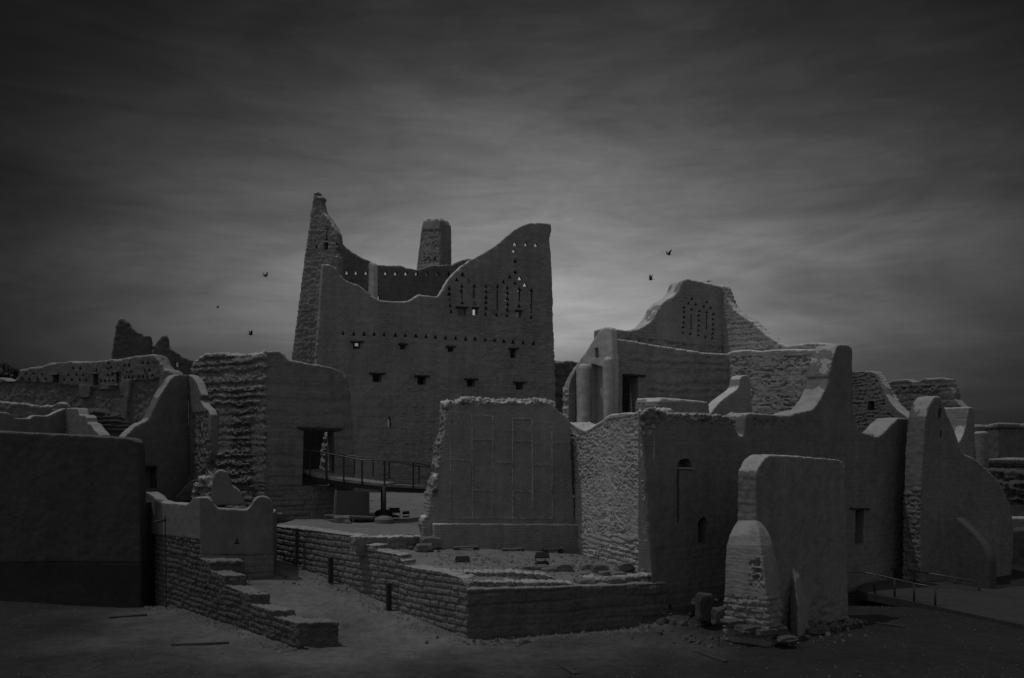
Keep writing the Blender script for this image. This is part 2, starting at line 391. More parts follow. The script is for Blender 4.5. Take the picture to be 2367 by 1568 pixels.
# ================================================================== SETTING
def rbf(ctrl):
    C = np.array([P(*c) for c in ctrl]); xy = C[:, :2]
    def k(r): return np.where(r > 1e-6, r * r * np.log(r + 1e-9), 0)
    n = len(C); A = np.zeros((n + 3, n + 3)); r = np.linalg.norm(xy[:, None] - xy[None], axis=2)
    A[:n, :n] = k(r) + np.eye(n) * .4; A[:n, n] = 1; A[:n, n + 1:] = xy; A[n:, :n] = A[:n, n:].T
    w = np.linalg.solve(A, np.concatenate([C[:, 2], [0, 0, 0]]))
    def f(x, y):
        q = np.stack([x, y], 1); r = np.linalg.norm(q[:, None] - xy[None], axis=2)
        return k(r) @ w[:n] + w[n] + q @ w[n + 1:]
    return f
def sheet(name, xs, ys, zf, mat, keep=None, kind='structure', amp=.05):
    X, Y = np.meshgrid(xs, ys); x = X.ravel(); y = Y.ravel(); p0 = np.stack([x, y, x * 0], 1)
    z = zf(x, y) + amp * fbm(p0, .45, 31, 3) + amp * .5 * fbm(p0, 1.9, 32, 2)
    nx, ny = len(xs), len(ys); i = (np.arange(ny - 1)[:, None] * nx + np.arange(nx - 1)[None]).ravel()
    f = np.stack([i, i + 1, i + 1 + nx, i + nx], 1)
    if keep is not None:
        k = keep(x, y); f = f[k[f].any(axis=1)]
    me = bpy.data.meshes.new(name); me.from_pydata(np.stack([x, y, z], 1).tolist(), [], f.tolist())
    bm = bmesh.new(); bm.from_mesh(me); bmesh.ops.delete(bm, geom=[v for v in bm.verts if not v.link_faces], context='VERTS'); bm.to_mesh(me); bm.free()
    o = link(me, name, mat, smooth=True, base=(0, 0, 0)); o['kind'] = kind; return o
def g_height(x, y):
    z = ss(52, 66, y) * 3.2
    z = z - .5 * np.exp(-(((x + 19) / 4) ** 2 + ((y - 46) / 2.5) ** 2))
    # sunken strip beside the walkway on the right
    z = z - .5 * np.exp(-(((x - 18.5) / 3.0) ** 2 + ((y - 45.5) / 1.6) ** 2))
    m = .85 * np.exp(-(((x - 7.4) / 2.0) ** 2 + ((y - 39.9) / 1.7) ** 2) ** 1.3); q = m / .17; m = (np.floor(q) + ss(.0, .35, q - np.floor(q))) * .17
    return z + np.where(m > .03, m + .05 * fbm(np.stack([x, y, x * 0], 1), 2.5, 44, 3), 0)
inner = np.concatenate([np.arange(-62, -14, .4), np.arange(-14, 12, .13), np.arange(12, 74, .4)]); innery = np.concatenate([np.arange(6, 29, .4), np.arange(29, 43, .13), np.arange(43, 72, .4)])
xs = np.concatenate([-np.geomspace(3500, 64, 26), inner, np.geomspace(75, 3500, 26)])
ys = np.concatenate([[-60, -20, 0], innery, np.geomspace(73, 7000, 40)])
sheet('ground', xs, ys, g_height, M['ground'], amp=.05)

TL = ((632, 46.0), (1080, 35.5)); TR = ((1080, 35.5), (1545, 38.6)); LL = ((357, 45.0), (690, 34.2)); TF = ((463, 40.9), (632, 42.0))
FW = ((1515, 38.5), (2130, 52.0)); QW = ((1330, 45.5), (1515, 38.5))
def pxof(x, y): return CX + x / y * F
path_h = rbf([(762, 1500, 34.4), (1085, 1481, 35.4), (898, 1399, 39.2), (640, 1289, 45.9), (632, 1337, 42), (560, 1352, 40.2), (610, 1388, 38), (700, 1430, 36.2), (830, 1500, 34.3), (800, 1450, 36.6), (1000, 1445, 37), (950, 1495, 34.6), (620, 1270, 47.5)])
def side(line, x, y):
    (pa, Ya), (pb, Yb) = line; ax, bx = (pa - CX) / F * Ya, (pb - CX) / F * Yb
    return ((bx - ax) * (y - Ya) - (Yb - Ya) * (x - ax)) / math.hypot(bx - ax, Yb - Ya)      # metres beyond the line
sheet('path', np.arange(-19, 1.6, .2), np.arange(31.5, 49, .2), lambda x, y: np.maximum(path_h(x, y), -.3 + 0 * x), M['ground'],
      keep=lambda x, y: (side(LL, x, y) > .3) & (side(TL, x, y) < .35) & ((side(TF, x, y) <= .3) | (x > -12.1)) , amp=.04)
ter_lo = rbf([(1003, 1266, 43), (1335, 1276, 45.5), (1523, 1345, 38.7), (1030, 1318, 37.2), (1150, 1320, 37.6), (1270, 1328, 38.2), (1360, 1344, 37.7), (1450, 1343, 38.2), (1080, 1352, 35.95),
              (1173, 1351, 36.25), (1290, 1349, 37.0), (925, 1290, 39.9), (850, 1266, 41), (960, 1272, 42), (1200, 1272, 43.5), (1250, 1310, 40.5), (1450, 1330, 39.2), (1100, 1250, 50), (1300, 1250, 52)])
ter_up = rbf([(640, 1214, 46), (700, 1205, 50), (625, 1198, 51.5), (830, 1241, 40.8), (900, 1240, 43.0), (985, 1240, 44), (960, 1226, 46), (900, 1168, 58), (980, 1163, 60), (500, 1180, 58), (400, 1160, 62), (888, 1208, 50.7), (1100, 1160, 62), (1300, 1160, 66), (1600, 1150, 66), (740, 1228, 43.5)])
KL = ((800, 39.6), (1006, 43.6))
def ter_h(x, y): return np.where(side(KL, x, y) > .12, ter_up(x, y), ter_lo(x, y)) - .22 * (1 - ss(.75, .95, side(TR, x, y))) - .10 * (1 - ss(.55, .75, side(TL, x, y)))
def keep_t(x, y):
    a = (side(TL, x, y) > .25) & (side(TR, x, y) > .30) & (x < 15)
    f_ = (side(FW, x, y) > .5) | (x < 6.2)
    b_ = (y > 54) | (x > -12.4)
    return a & f_ & b_ & (y < 72)
sheet('terrace', np.arange(-36, 24, .22), np.arange(35.6, 72, .22), ter_h, M['terrace'], keep=keep_t, amp=.05)

# ================================================================== MAIN PALACE
L1 = ((730, 71.06), (1290, 80.5))
out = [(745, 611), (762, 611), (775, 618), (782, 628), (792, 641), (803, 650), (815, 654), (827, 657), (837, 664), (850, 675), (865, 687), (880, 694), (900, 697), (942, 697), (952, 692), (968, 680), (985, 682), (1002, 685), (1013, 684), (1022, 671), (1035, 648), (1052, 628), (1068, 614), (1085, 602), (1108, 589), (1135, 574), (1152, 562), (1170, 546), (1190, 530), (1210, 519), (1225, 515), (1250, 515), (1273, 517), (1275, 532), (1271, 545), (1274, 600), (1278, 690), (1281, 780), (1285, 880), (1290, 1180), (700, 1190), (722, 1000), (731, 830)]
v1_, n1_ = ldir(L1)
BK = ((772, 85.0), (1130, 91.0))
bk = [(776, 520), (782, 542), (795, 565), (808, 578), (825, 590), (850, 601), (868, 611), (900, 614), (925, 613), (940, 619), (962, 623), (985, 617), (1000, 612), (1045, 612), (1060, 604), (1080, 598), (1100, 600), (1130, 610), (1130, 960), (760, 960), (768, 560)]
def pal_relief(c):
    cz = c.mask([(640, 470), (735, 470), (735, 1200), (640, 1200)], 3)
    brick_zone = c.mask([(1060, 730), (1300, 690), (1300, 960), (1100, 900), (960, 850), (860, 960), (900, 1180), (1300, 1200), (1100, 800)], 25, .3)
    d = plaster(c, .06) + layered(c, .035, .6) * .5 + coarse(c, .025, 2.2)
    d = d + brick_zone * (blocks(c, .30, .55, .05, .04, .09, vary=.9, wav=.3) + coarse(c, .04, 3.2) - .03)
    return d + cz * coarse(c, .12, 1.5)
cuts = []; jr = random.Random(4)
row = [(678, 1150), (756, 1156), (830, 1156), (904, 1158), (978, 1162), (1057, 1164), (1130, 1166), (1209, 1170), (1281, 1173), (1350, 1178), (1424, 1182), (1497, 1186), (1570, 1191), (1640, 1194), (1714, 1197), (1784, 1202), (1852, 1208), (1918, 1214), (1990, 1219), (2067, 1225)]
deco = [(1932, 500), (2010, 503), (2083, 507), (1922, 550), (1931, 628), (1932, 706), (1893, 738), (1966, 750), (1845, 777), (1932, 785), (2003, 797), (1547, 722), (1504, 762), (1590, 768),
        (1451, 825), (1451, 865), (1453, 905), (1458, 950), (1465, 992), (1541, 808), (1541, 843), (1545, 928), (1632, 808), (1635, 935),
        (1720, 808), (1720, 848), (1720, 887), (1719, 925), (1719, 968), (1717, 1012), (1802, 810), (1796, 1018), (1875, 820), (1875, 860), (1875, 900), (1875, 940), (1874, 980), (1873, 1022), (1963, 830), (1961, 950), (2049, 840), (2047, 1034)]
for x, y in row + deco:
    (px, py), = c3((x, y)); fl = (x, y) in ((1932, 500), (2010, 503), (2083, 507), (1922, 550), (1590, 768), (1966, 750), (2003, 797), (1453, 905), (1635, 935))
    cuts.append(cut(L1, tri(px + jr.uniform(-.5, .5), py, 9.6 * jr.uniform(.85, 1.15), 11 * jr.uniform(.85, 1.15)), flare=0) if not fl else cut(L1, tri(px, py, 10, 11), .9, .5, flare=3.4))
for x, y0, y1, w in [(1543, 865, 912, 8), (1632, 835, 900, 12), (1800, 838, 988, 10), (1963, 850, 925, 12), (2050, 862, 1010, 11)]:
    cuts.append(cut(L1, c3((x - w / 2, y0), (x + w / 2, y0), (x + w / 2, y1), (x - w / 2, y1))))
wins = [(1510, 972, 1574, 1028), (1622, 976, 1658, 1022), (1938, 996, 1976, 1040), (750, 1222, 804, 1270), (1094, 1240, 1132, 1272), (1440, 1258, 1480, 1290), (1898, 1272, 1938, 1336)]
wv = []
for a, b_, c_, d_ in wins: wv.append(tuple(c3((a, b_), (c_, d_))))
wg = [(1376, 345, 1438, 400), (1690, 362, 1750, 418)]
for a, b_, c_, d_ in wg: wv.append(tuple(cG((a, b_), (c_, d_))))
for a, b_, c_, d_ in [(525, 40, 585, 92), (910, 65, 965, 118)]: wv.append(tuple(cM((a, b_), (c_, d_))))
for (x0, y0), (x1, y1) in wv: cuts.append(cut(L1, rect(x0, y0, x1, y1)))
cuts.append(cut(L1, cG((1482, 715), (1482, 670), (1494, 632), (1508, 670), (1510, 715))))
proot = thing('mud_brick_palace', P(1000, 1175, 74), 'tall mud brick palace with swooping parapet and rows of triangular openings', 'palace')
front = slab(L1, out, .65)
A_ = np.array(P(735, 900, online(L1, 735))[:2]); B_ = np.array(P(1284, 900, online(L1, 1284))[:2])
def wallbox(a, dirv, ln, th, z0, z1):
    a = np.array(a); dirv = np.array(dirv) / np.linalg.norm(dirv); nrm = np.array([-dirv[1], dirv[0]])
    q = [a, a + dirv * ln, a + dirv * ln + nrm * th, a + nrm * th]
    return prism([tuple(p) for p in q], z0, z1)
earth('front_wall', [front], .10, M['palace'], smooth=5, relief=pal_relief, cuts=cuts, u=v1_, parent=proot)
side_r = wallbox(B_ - v1_ * 1.1 + n1_ * 1.02, n1_, 11, .9, 2, 21); 
earth('side_wall', [side_r], .25, M['palace'], smooth=3, relief=lambda c: layered(c, .08), u=v1_, parent=proot)
roofp = [tuple(A_ + n1_ * 1.02 + v1_ * 1), tuple(B_ + n1_ * 1.02 - v1_ * 2.1), tuple(B_ + n1_ * 11.8 - v1_ * 2.1), tuple(A_ + n1_ * 11.8 + v1_ * 1)]
solid('roof', [prism(roofp, 18.35, 18.7)], M['palace'], proot)
bcuts = [cut(BK, c3((628, 500), (650, 500), (650, 582), (628, 582)), 2)]
for x in [645, 708, 775, 848, 915, 990, 1062, 1138, 1215, 1290, 1370, 1445]:
    (px, py), = c3((x, 707 + (x - 645) * .014)); bcuts.append(cut(BK, tri(px, py, 9, 11), 2))
for y in (775, 812, 848):
    (px, py), = c3((935, y)); bcuts.append(cut(BK, tri(px, py, 5, 7), 2))
bcuts.append(cut(BK, c3((912, 882), (944, 882), (944, 915), (912, 915)), 2))
bcuts.append(cut(BK, c3((700, 1215), (830, 1215), (830, 1249), (700, 1249)), 2)); bcuts.append(cut(BK, c3((1610, 960), (1680, 960), (1680, 1030), (1610, 1030)), 2))
earth('back_wall', [slab(BK, bk, .45)], .13, M['far'], smooth=4, relief=lambda c: plaster(c, .06) + layered(c, .05, .6) * .7, cuts=bcuts, u=ldir(BK)[0], parent=proot)
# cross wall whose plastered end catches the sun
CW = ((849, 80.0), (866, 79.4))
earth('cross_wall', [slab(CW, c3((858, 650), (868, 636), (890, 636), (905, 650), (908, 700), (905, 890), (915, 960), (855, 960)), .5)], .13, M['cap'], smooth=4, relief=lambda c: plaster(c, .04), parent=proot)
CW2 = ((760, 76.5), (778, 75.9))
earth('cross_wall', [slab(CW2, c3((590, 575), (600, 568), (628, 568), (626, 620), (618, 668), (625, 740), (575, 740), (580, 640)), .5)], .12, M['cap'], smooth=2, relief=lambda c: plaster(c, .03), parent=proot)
# side tower
ST = ((660, 77.3), (800, 75.6))
st = c3((300, 1350), (330, 1130), (372, 800), (405, 540), (420, 440), (440, 300), (452, 220), (462, 160), (464, 138), (456, 126), (495, 126), (489, 142), (490, 160), (508, 160), (526, 158), (524, 172), (512, 190), (522, 225), (540, 280), (575, 320), (605, 370), (635, 425), (640, 490), (642, 530), (625, 535), (622, 580), (640, 600), (640, 760), (560, 1000), (560, 2200), (180, 2200))
scut = [cut(ST, tri(*c3((x, y))[0], 7, 8), 2) for x, y in [(563, 400), (558, 462), (486, 524), (632, 500)]] + [cut(ST, c3((540, 492), (570, 492), (570, 545), (540, 545)), 2), cut(ST, c3((558, 405), (566, 405), (562, 455), (556, 455)), 2)]
earth('corner_tower', [slab(ST, st, .9)], .09, M['tower'], smooth=1, relief=lambda c: coarse(c, .05, 1.8, st=(1, 1, 2)) + coarse(c, .05, 4, 21) + layered(c, .03, .4), cuts=scut, u=ldir(ST)[0], parent=proot)
# window hoods and shutters
for i, ((x0, y0), (x1, y1)) in enumerate(wv):
    w = (x1 - x0) * (1.9 if i > 2 else 1.5); cx_ = (x0 + x1) / 2
    hd = slab(L1, [(cx_ - w / 2, y0 - 3.5), (cx_ + w / 2, y0 - 3.5 + w * .02), (cx_ + w / 2 - 2, y0 + .6), (cx_ - w / 2 + 2, y0 + .4)], .18, shift=.28)
    win = solid('window_hood', [hd], M['wood'], proot, bev=.03)
    if i in (3, 4, 5, 7, 8, 9, 10):
        yy = online(L1, cx_); v, n = ldir(L1); c0 = Vector(P(x0 + (x1 - x0) * .12, (y0 + y1) / 2, yy + .4))
        solid('shutter', [box(c0, .14, .08, (y1 - y0) / F * yy * .95, math.atan2(v[1], v[0]))], M['wood'], proot)
# chimney-like tower behind
def ring(*p): return [P(*q) for q in p]
tw = loft([ring((958, 660, 93), (1017, 662, 90), (1045, 660, 92), (990, 660, 97)), ring((962, 615, 93), (1015, 616, 90), (1044, 615, 92), (990, 615, 97)),
           ring((971, 550, 93), (1016, 551, 90.2), (1044, 550, 92), (992, 550, 96.5)), ring((977, 512, 93), (1017, 507, 90.4), (1043, 525, 92), (995, 515, 96.3)), ring((981, 503, 93.3), (1014, 503, 90.9), (1035, 511, 92.2), (998, 505, 95.5))])
def tw_rel(c):
    m = c.mask(c3((1225, 660), (1255, 405), (1385, 400), (1392, 560), (1375, 640)), 2, .8)
    return plaster(c, .06) + m * (coarse(c, .12, 2.6, st=(1, 1, 1.8)) - .12)
TWL = ((958, 93), (1017, 90))
tc_ = [cut(TWL, tri(*c3((x, 598))[0], 7, 8), 2.2, .8) for x in (1290, 1342)] + [cut(TWL, [(a[0] - 3, a[1] - 4), (a[0] + 3, a[1] - 4), (a[0], a[1] + 4)], 1.4, .8) for a in c3((1268, 625), (1302, 628), (1338, 628))]
earth('mud_tower', [tw], .13, M['tower'], 'tapering mud tower with flaking left face rising behind the palace', 'tower', smooth=3, relief=tw_rel, cuts=tc_, u=ldir(TWL)[0])
# dark wall to the right behind palace
LB = ((1270, 86), (1345, 88))
earth('ruined_wall', [slab(LB, [(1268, 838), (1290, 835), (1325, 836), (1345, 838), (1345, 1150), (1268, 1150)], .8)], .14, M['far'], 'dark crumbling wall in the gap just right of the palace', 'wall', smooth=3, relief=lambda c: coarse(c, .2, 1.4), u=ldir(LB)[0])

# ================================================================== GATE BUILDING
groot = thing('gate_building', P(660, 1195, 52), 'layered mud gatehouse with a rounded corner and lintelled gateway', 'gatehouse')
GL = ((430, 54.8), (612, 51.0)); GF = ((612, 51.0), (835, 53.6))
gl = [(441, 850), (447, 838), (462, 828), (476, 820), (500, 815), (515, 814), (530, 822), (560, 822), (590, 818), (612, 813), (612, 1215), (441, 1215), (445, 1000)]
gf = [(612, 815), (630, 811), (648, 813), (660, 824), (670, 833), (700, 838), (735, 844), (765, 849), (785, 856), (800, 868), (808, 890), (813, 950), (818, 1030), (824, 1215), (612, 1215)]
def gate_rel(c):
    left = c.mask([(430, 800), (618, 800), (612, 1220), (430, 1220)], 3)
    lo = c.mask([(430, 1125), (900, 1122), (900, 1230), (430, 1230)], 3)
    sm = c.mask(cG((300, 560), (390, 560), (400, 800), (420, 860), (290, 900)), 8, .8) + c.mask(cG((520, 700), (620, 500), (620, 1120), (540, 1120)), 6, .8)
    d = left * (1 - lo) * (1 - np.clip(sm, 0, 1) * .75) * (layered(c, .15, .50) + coarse(c, .10, 3.2) + coarse(c, .05, 7, 55))
    d = d + (1 - left) * (1 - lo) * (plaster(c, .06) + layered(c, .05, .8))
    return d + lo * blocks(c, .30, .62, .06, .07, .07)
gc = [cut(GF, cG((895, 735), (1105, 735), (1112, 900), (1112, 1125), (885, 1125), (892, 900)), 3)]
earth('gatehouse_wall', [slab(GL, gl, 1.6), slab(GF, gf, 1.5)], .065, M['gate'], smooth=5, relief=gate_rel, cuts=gc, u=ldir(GF)[0], parent=groot)
solid('lintel', [slab(GF, cG((845, 712), (1175, 722), (1140, 742), (870, 732)), .5, shift=.14)], M['wood'], groot, bev=.03)
# rubble pier seen through gateway, shaded passage
GP = ((975, 56.5), (1090, 56.9))
def conv(*a): return [(x, y) for x, y in a]
IP = ((690, 57.5), (745, 56.0)); 
earth('ruined_pier', [slab(((735, 56.5), (775, 55.4)), cG((1042, 742), (1085, 742), (1087, 1050), (1000, 1050), (1015, 900)), .9)], .08, M['coarse'], 'pale rubble pier standing inside the gateway passage', 'pier', smooth=3, relief=lambda c: coarse(c, .14, 2.2))
GB = ((640, 60), (840, 62))
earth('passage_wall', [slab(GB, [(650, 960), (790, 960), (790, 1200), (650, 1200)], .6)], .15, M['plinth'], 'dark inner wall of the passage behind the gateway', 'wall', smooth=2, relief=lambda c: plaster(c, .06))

# ================================================================== RIGHT MANSION
rroot = thing('courtyard_house', P(1650, 1100, 50), 'stepped mud house with slit and triangle decoration on its tallest gable', 'house')
W1 = ((1395, 49.9), (1690, 53.1)); U1 = ((1400, 51.4), (1690, 54.6)); VW = ((1682, 53.1), (1950, 47.6)); VU = ((1672, 54.3), (1952, 48.7))
lowr = c4((432, 545), (560, 566), (750, 598), (900, 620), (1140, 660), (1315, 668)) + [(1690, 1200), (1412, 1200)]
c_lint = c4((527, 828), (640, 832), (640, 1095), (527, 1095))
lc = [cut(W1, c_lint, 3), cut(W1, [(a[0], a[1]) for a in c4((575, 1090), (575, 840), (600, 840), (612, 1090))], 4)]
def w1_rel(c):
    m = c.mask(c4((460, 640), (1300, 700), (1330, 1100), (700, 1100), (700, 760)), 12, .5)
    return plaster(c, .06) + m * (layered(c, .07, .5) + coarse(c, .05, 2.5) - .02)
earth('courtyard_wall', [slab(W1, lowr, .9)], .08, M['right'], smooth=6, relief=w1_rel, cuts=lc[:1], u=ldir(W1)[0], parent=rroot)
solid('lintel', [slab(W1, c4((525, 812), (692, 822), (692, 836), (525, 828)), .5, shift=.12)], M['wood'], rroot, bev=.02)
upr = c4((400, 474), (440, 480), (500, 489), (560, 495), (620, 488), (665, 473), (710, 450), (745, 418), (770, 375), (792, 335), (815, 300), (848, 272), (885, 252), (915, 232), (938, 200), (955, 160), (968, 134), (985, 124), (1005, 122), (1060, 130), (1140, 146), (1235, 168), (1262, 180)) + [(1690, 860), (1400, 860)]
tl = [(1033, 262), (1010, 295), (1062, 303), (979, 326), (1031, 338), (978, 357), (976, 395), (973, 435), (971, 470), (968, 508), (1022, 518), (1143, 287), (1121, 320), (1169, 329), (1090, 350), (1143, 360), (1190, 373), (1085, 383), (1085, 420), (1084, 457), (1080, 492), (1079, 528), (1132, 540), (1187, 412), (1187, 450), (1186, 485), (1185, 517), (1182, 550), (655, 568)]
uc = [cut(U1, tri(*c4(p)[0], 7.6, 7.6), 2.4) for p in tl] + [cut(U1, c4((x - 4, 378), (x + 5, 378), (x + 3, 496), (x - 5, 496)), 2.4) for x in (1027, 1140)]
def up_rel(c):
    m = c.mask(c4((440, 490), (700, 560), (1300, 620), (1300, 690), (440, 600)), 4, 1)
    return plaster(c, .05) + m * (coarse(c, .14, 2.2) - .08) + coarse(c, .03, 3)
# the gable is one piece with a solid core so that the openings read dark
earth('gable_wall', [slab(U1, upr, 1.5)], .08, M['right'], smooth=5, relief=up_rel, cuts=uc, u=ldir(U1)[0], parent=rroot)
vup = c4((1240, 168), (1262, 172), (1285, 230), (1305, 285), (1325, 325), (1380, 370), (1430, 408), (1480, 432), (1520, 475), (1570, 520), (1630, 560), (1680, 596), (1720, 606), (1800, 596), (1900, 586), (1990, 590), (2062, 598)) + [(1952, 860), (1672, 860)]
def vu_rel(c):
    m = c.mask(c4((1500, 590), (1720, 600), (1700, 640), (1480, 650)), 4, 1)
    return .8 * layered(c, .05, .28) + coarse(c, .04, 3.5) + m * coarse(c, .12, 2.5)
earth('gable_return', [slab(VU, vup, .8)], .07, M['rlit'], smooth=3, relief=vu_rel, u=ldir(VU)[0], parent=rroot)
vlo = c4((1290, 664), (1330, 648), (1400, 640), (1460, 640), (1530, 650), (1620, 640), (1750, 634), (1900, 636), (2062, 640)) + [(1952, 1200), (1682, 1200)]
def vl_rel(c):
    top = c.mask(c4((1290, 620), (2100, 620), (2100, 678), (1290, 690)), 4, 1)
    cr = 1 - np.clip(np.abs(fbm(c.P, .55, 71, 4, (1, 1, 3.2))) / .040, 0, 1)
    gate_ = ss(-.15, .2, fbm(c.P, .4, 78, 2))
    m = c.mask(c4((1310, 700), (1480, 700), (1500, 800), (1400, 900), (1310, 880)), 12, .7) + c.mask(c4((1700, 660), (2060, 650), (2000, 800), (1700, 760)), 14, .7)
    return top * .03 + (1 - top) * (plaster(c, .07) + coarse(c, .03, 1.6) - .12 * cr * gate_ + np.clip(m, 0, 1) * (coarse(c, .07, 3.0) - .03) + .3 * layered(c, .05, .3))
earth('side_wall', [slab(VW, vlo, .75)], .06, M['rlit'], smooth=5, relief=vl_rel, u=ldir(VW)[0], parent=rroot)
IW = ((1385, 54.2), (1510, 55.6))
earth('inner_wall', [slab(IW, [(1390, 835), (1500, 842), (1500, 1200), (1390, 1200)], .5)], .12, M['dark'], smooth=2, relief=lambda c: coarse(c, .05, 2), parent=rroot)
earth('inner_rubble_jamb', [slab(((1450, 52.2), (1464, 51.8)), c4((582, 835), (590, 850), (598, 930), (612, 1100), (575, 1100)), .3)], .05, M['cap'], smooth=1, relief=lambda c: coarse(c, .05, 3), parent=rroot)
# left end: sloping lit wall with engaged pillars
LE = ((1290, 53.4), (1410, 49.8))
le = c4((385, 472), (400, 468), (435, 474), (445, 486), (450, 560), (455, 700), (455, 1220), (88, 1220), (92, 1000), (98, 915), (115, 860), (140, 815), (170, 765), (205, 715), (260, 640), (310, 565), (350, 505))
lec = [cut(LE, c4((326, 626), (350, 620), (354, 695), (328, 695)), 2), cut(LE, c4((136, 930), (150, 860), (190, 775), (196, 1200), (136, 1200)), .9, .5), cut(LE, c4((300, 735), (385, 760), (390, 1200), (300, 1200)), .45, .5)]
def le_rel(c):
    m = c.mask(c4((80, 910), (132, 910), (136, 1150), (80, 1150)), 2, 2)
    return plaster(c, .05) + m * coarse(c, .16, 2.5)
earth('buttressed_end_wall', [slab(LE, le, .5)], .075, M['cap'], smooth=5, relief=le_rel, cuts=lec, u=ldir(LE)[0], parent=rroot)
def pillar(pts, Y, r, z0, name, par, mat):
    (px, py), = pts; x, y, z = P(px, py, Y); V = []
    rg = []
    for zz, k in ((z0, 1.15), ((z + z0) / 2, 1.05), (z - .25, 1.0), (z - .08, .85), (z, .5)):
        rg.append([(x + r * k * math.cos(a), y + r * k * math.sin(a), zz) for a in [math.pi * 2 * i / 12 for i in range(12)]])
    return earth(name, [loft(rg)], .07, mat, smooth=3, relief=lambda c: plaster(c, .04), parent=par)
pillar(c4((252, 740)), 51.0, .38, 4, 'pillar', rroot, M['cap'])
pillar(c4((424, 690)), 49.2, .27, 4, 'pillar', rroot, M['cap'])
# small plastered roof box
rb = loft([ring((1465, 975, 44.6), (1524, 975, 43.8), (1640, 975, 45.6), (1580, 975, 46.6)), ring((1467, 930, 44.6), (1524, 926, 43.8), (1639, 937, 45.6), (1582, 940, 46.6)), ring((1470, 921, 44.7), (1524, 918, 44), (1634, 929, 45.5), (1582, 925, 46.4))])
earth('roof_parapet_box', [rb], .05, M['right'], 'low brick box with a plastered cap behind the rough wall top', 'parapet', smooth=4, relief=lambda c: plaster(c, .03) + blocks(c, .17, .5, .015, .03, .04) * ss(10.2, 9.9, c.z), u=ldir(W1)[0])
FN = ((1630, 45.8), (1752, 47.6))
fn = cB((640, 350), (700, 262), (740, 215), (782, 178), (830, 145), (870, 118), (893, 90), (902, 30), (915, 8), (945, 0), (978, 10), (986, 60), (992, 150), (1005, 320), (1010, 420), (640, 420))
earth('sloping_fin_wall', [slab(FN, fn, .8)], .05, M['right'], 'swooping fin wall rising to a small knob before the cracked wall', 'wall', smooth=7, relief=lambda c: plaster(c, .03), u=ldir(FN)[0])

# ================================================================== RIGHT FRONT WALL (long, dark) with tall pier
fw = cB((140, 330), (150, 290), (185, 262), (215, 256), (250, 262), (290, 280), (330, 296), (400, 300), (470, 304), (520, 300), (600, 306), (700, 312), (780, 318), (830, 328), (852, 345), (866, 390), (880, 435), (895, 466), (915, 476), (935, 470), (940, 400), (950, 330), (965, 305), (990, 298), (1050, 302), (1180, 314), (1290, 320), (1315, 312), (1345, 296), (1400, 285), (1460, 275), (1480, 262), (1520, 210), (1555, 150), (1580, 100), (1605, 20))
fw += c4((2030, 830), (2055, 720), (2085, 620), (2100, 600), (2125, 594), (2165, 598), (2198, 610), (2207, 640), (2207, 900), (2210, 1080), (2222, 1140))
fw += cR((300, 900), (318, 935), (345, 962), (400, 978), (430, 990), (460, 1000), (490, 996), (515, 985), (560, 940), (610, 885), (650, 850), (670, 832), (740, 836), (780, 872), (800, 888), (850, 905))
fw += [(2130, 1480), (1515, 1480)]
def fw_rel(c):
    edge = c.mask(cB((120, 250), (860, 300), (860, 400), (700, 380), (420, 350), (240, 400), (230, 460), (120, 500)), 5, 1.3)
    e2 = c.mask(cB((1000, 345), (1250, 345), (1250, 400), (1020, 410)), 6, 1.3)
    return plaster(c, .05) + edge * (coarse(c, .14, 3.0) - .02) + e2 * (coarse(c, .14, 2.4) - .04) + .35 * blocks(c, .3, .6, .03, .05, .06) * ss(4.2, 3.0, c.z)
def halfcut(line, z0=-2, z1=25, off=.02, depth=5):
    v, n = ldir(line); (pa, Ya), (pb, Yb) = line
    A = np.array([(pa - CX) / F * Ya, Ya]); B = np.array([(pb - CX) / F * Yb, Yb])
    A, B = (A - v * 3 - n * off, B + v * .0 - n * off)
    return prism([tuple(A), tuple(B), tuple(B - n * depth), tuple(A - n * depth)], z0, z1)
fcut = [halfcut(QW, off=.04), cut(FW, cB((412, 725), (412, 700), (430, 668), (470, 656), (508, 665), (518, 700), (520, 727)), .6),
        cut(FW, cB((575, 1322), (575, 1160), (598, 1130), (618, 1105), (640, 1135), (655, 1165), (655, 1325)), 2.5),
        cut(FW, cB((405, 745), (425, 745), (425, 1160), (405, 1160)), .22, .5),
        cut(FW, cS((282, 305), (358, 305), (352, 620), (275, 625)), 1.0)]
froot = thing('curtain_wall', P(1800, 1400, 43), 'long shaded mud wall with tall tapering pier and arched niches', 'wall')
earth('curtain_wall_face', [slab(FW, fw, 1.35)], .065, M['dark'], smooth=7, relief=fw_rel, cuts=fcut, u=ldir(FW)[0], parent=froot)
solid('lintel', [slab(FW, cS((232, 292), (400, 300), (400, 314), (232, 308)), .3, shift=.12)], M['wood'], froot, bev=.02)
solid('niche_sill', [slab(FW, cB((408, 727), (530, 733), (530, 742), (408, 736)), .2, shift=.1)], M['cap'], froot, bev=.02)

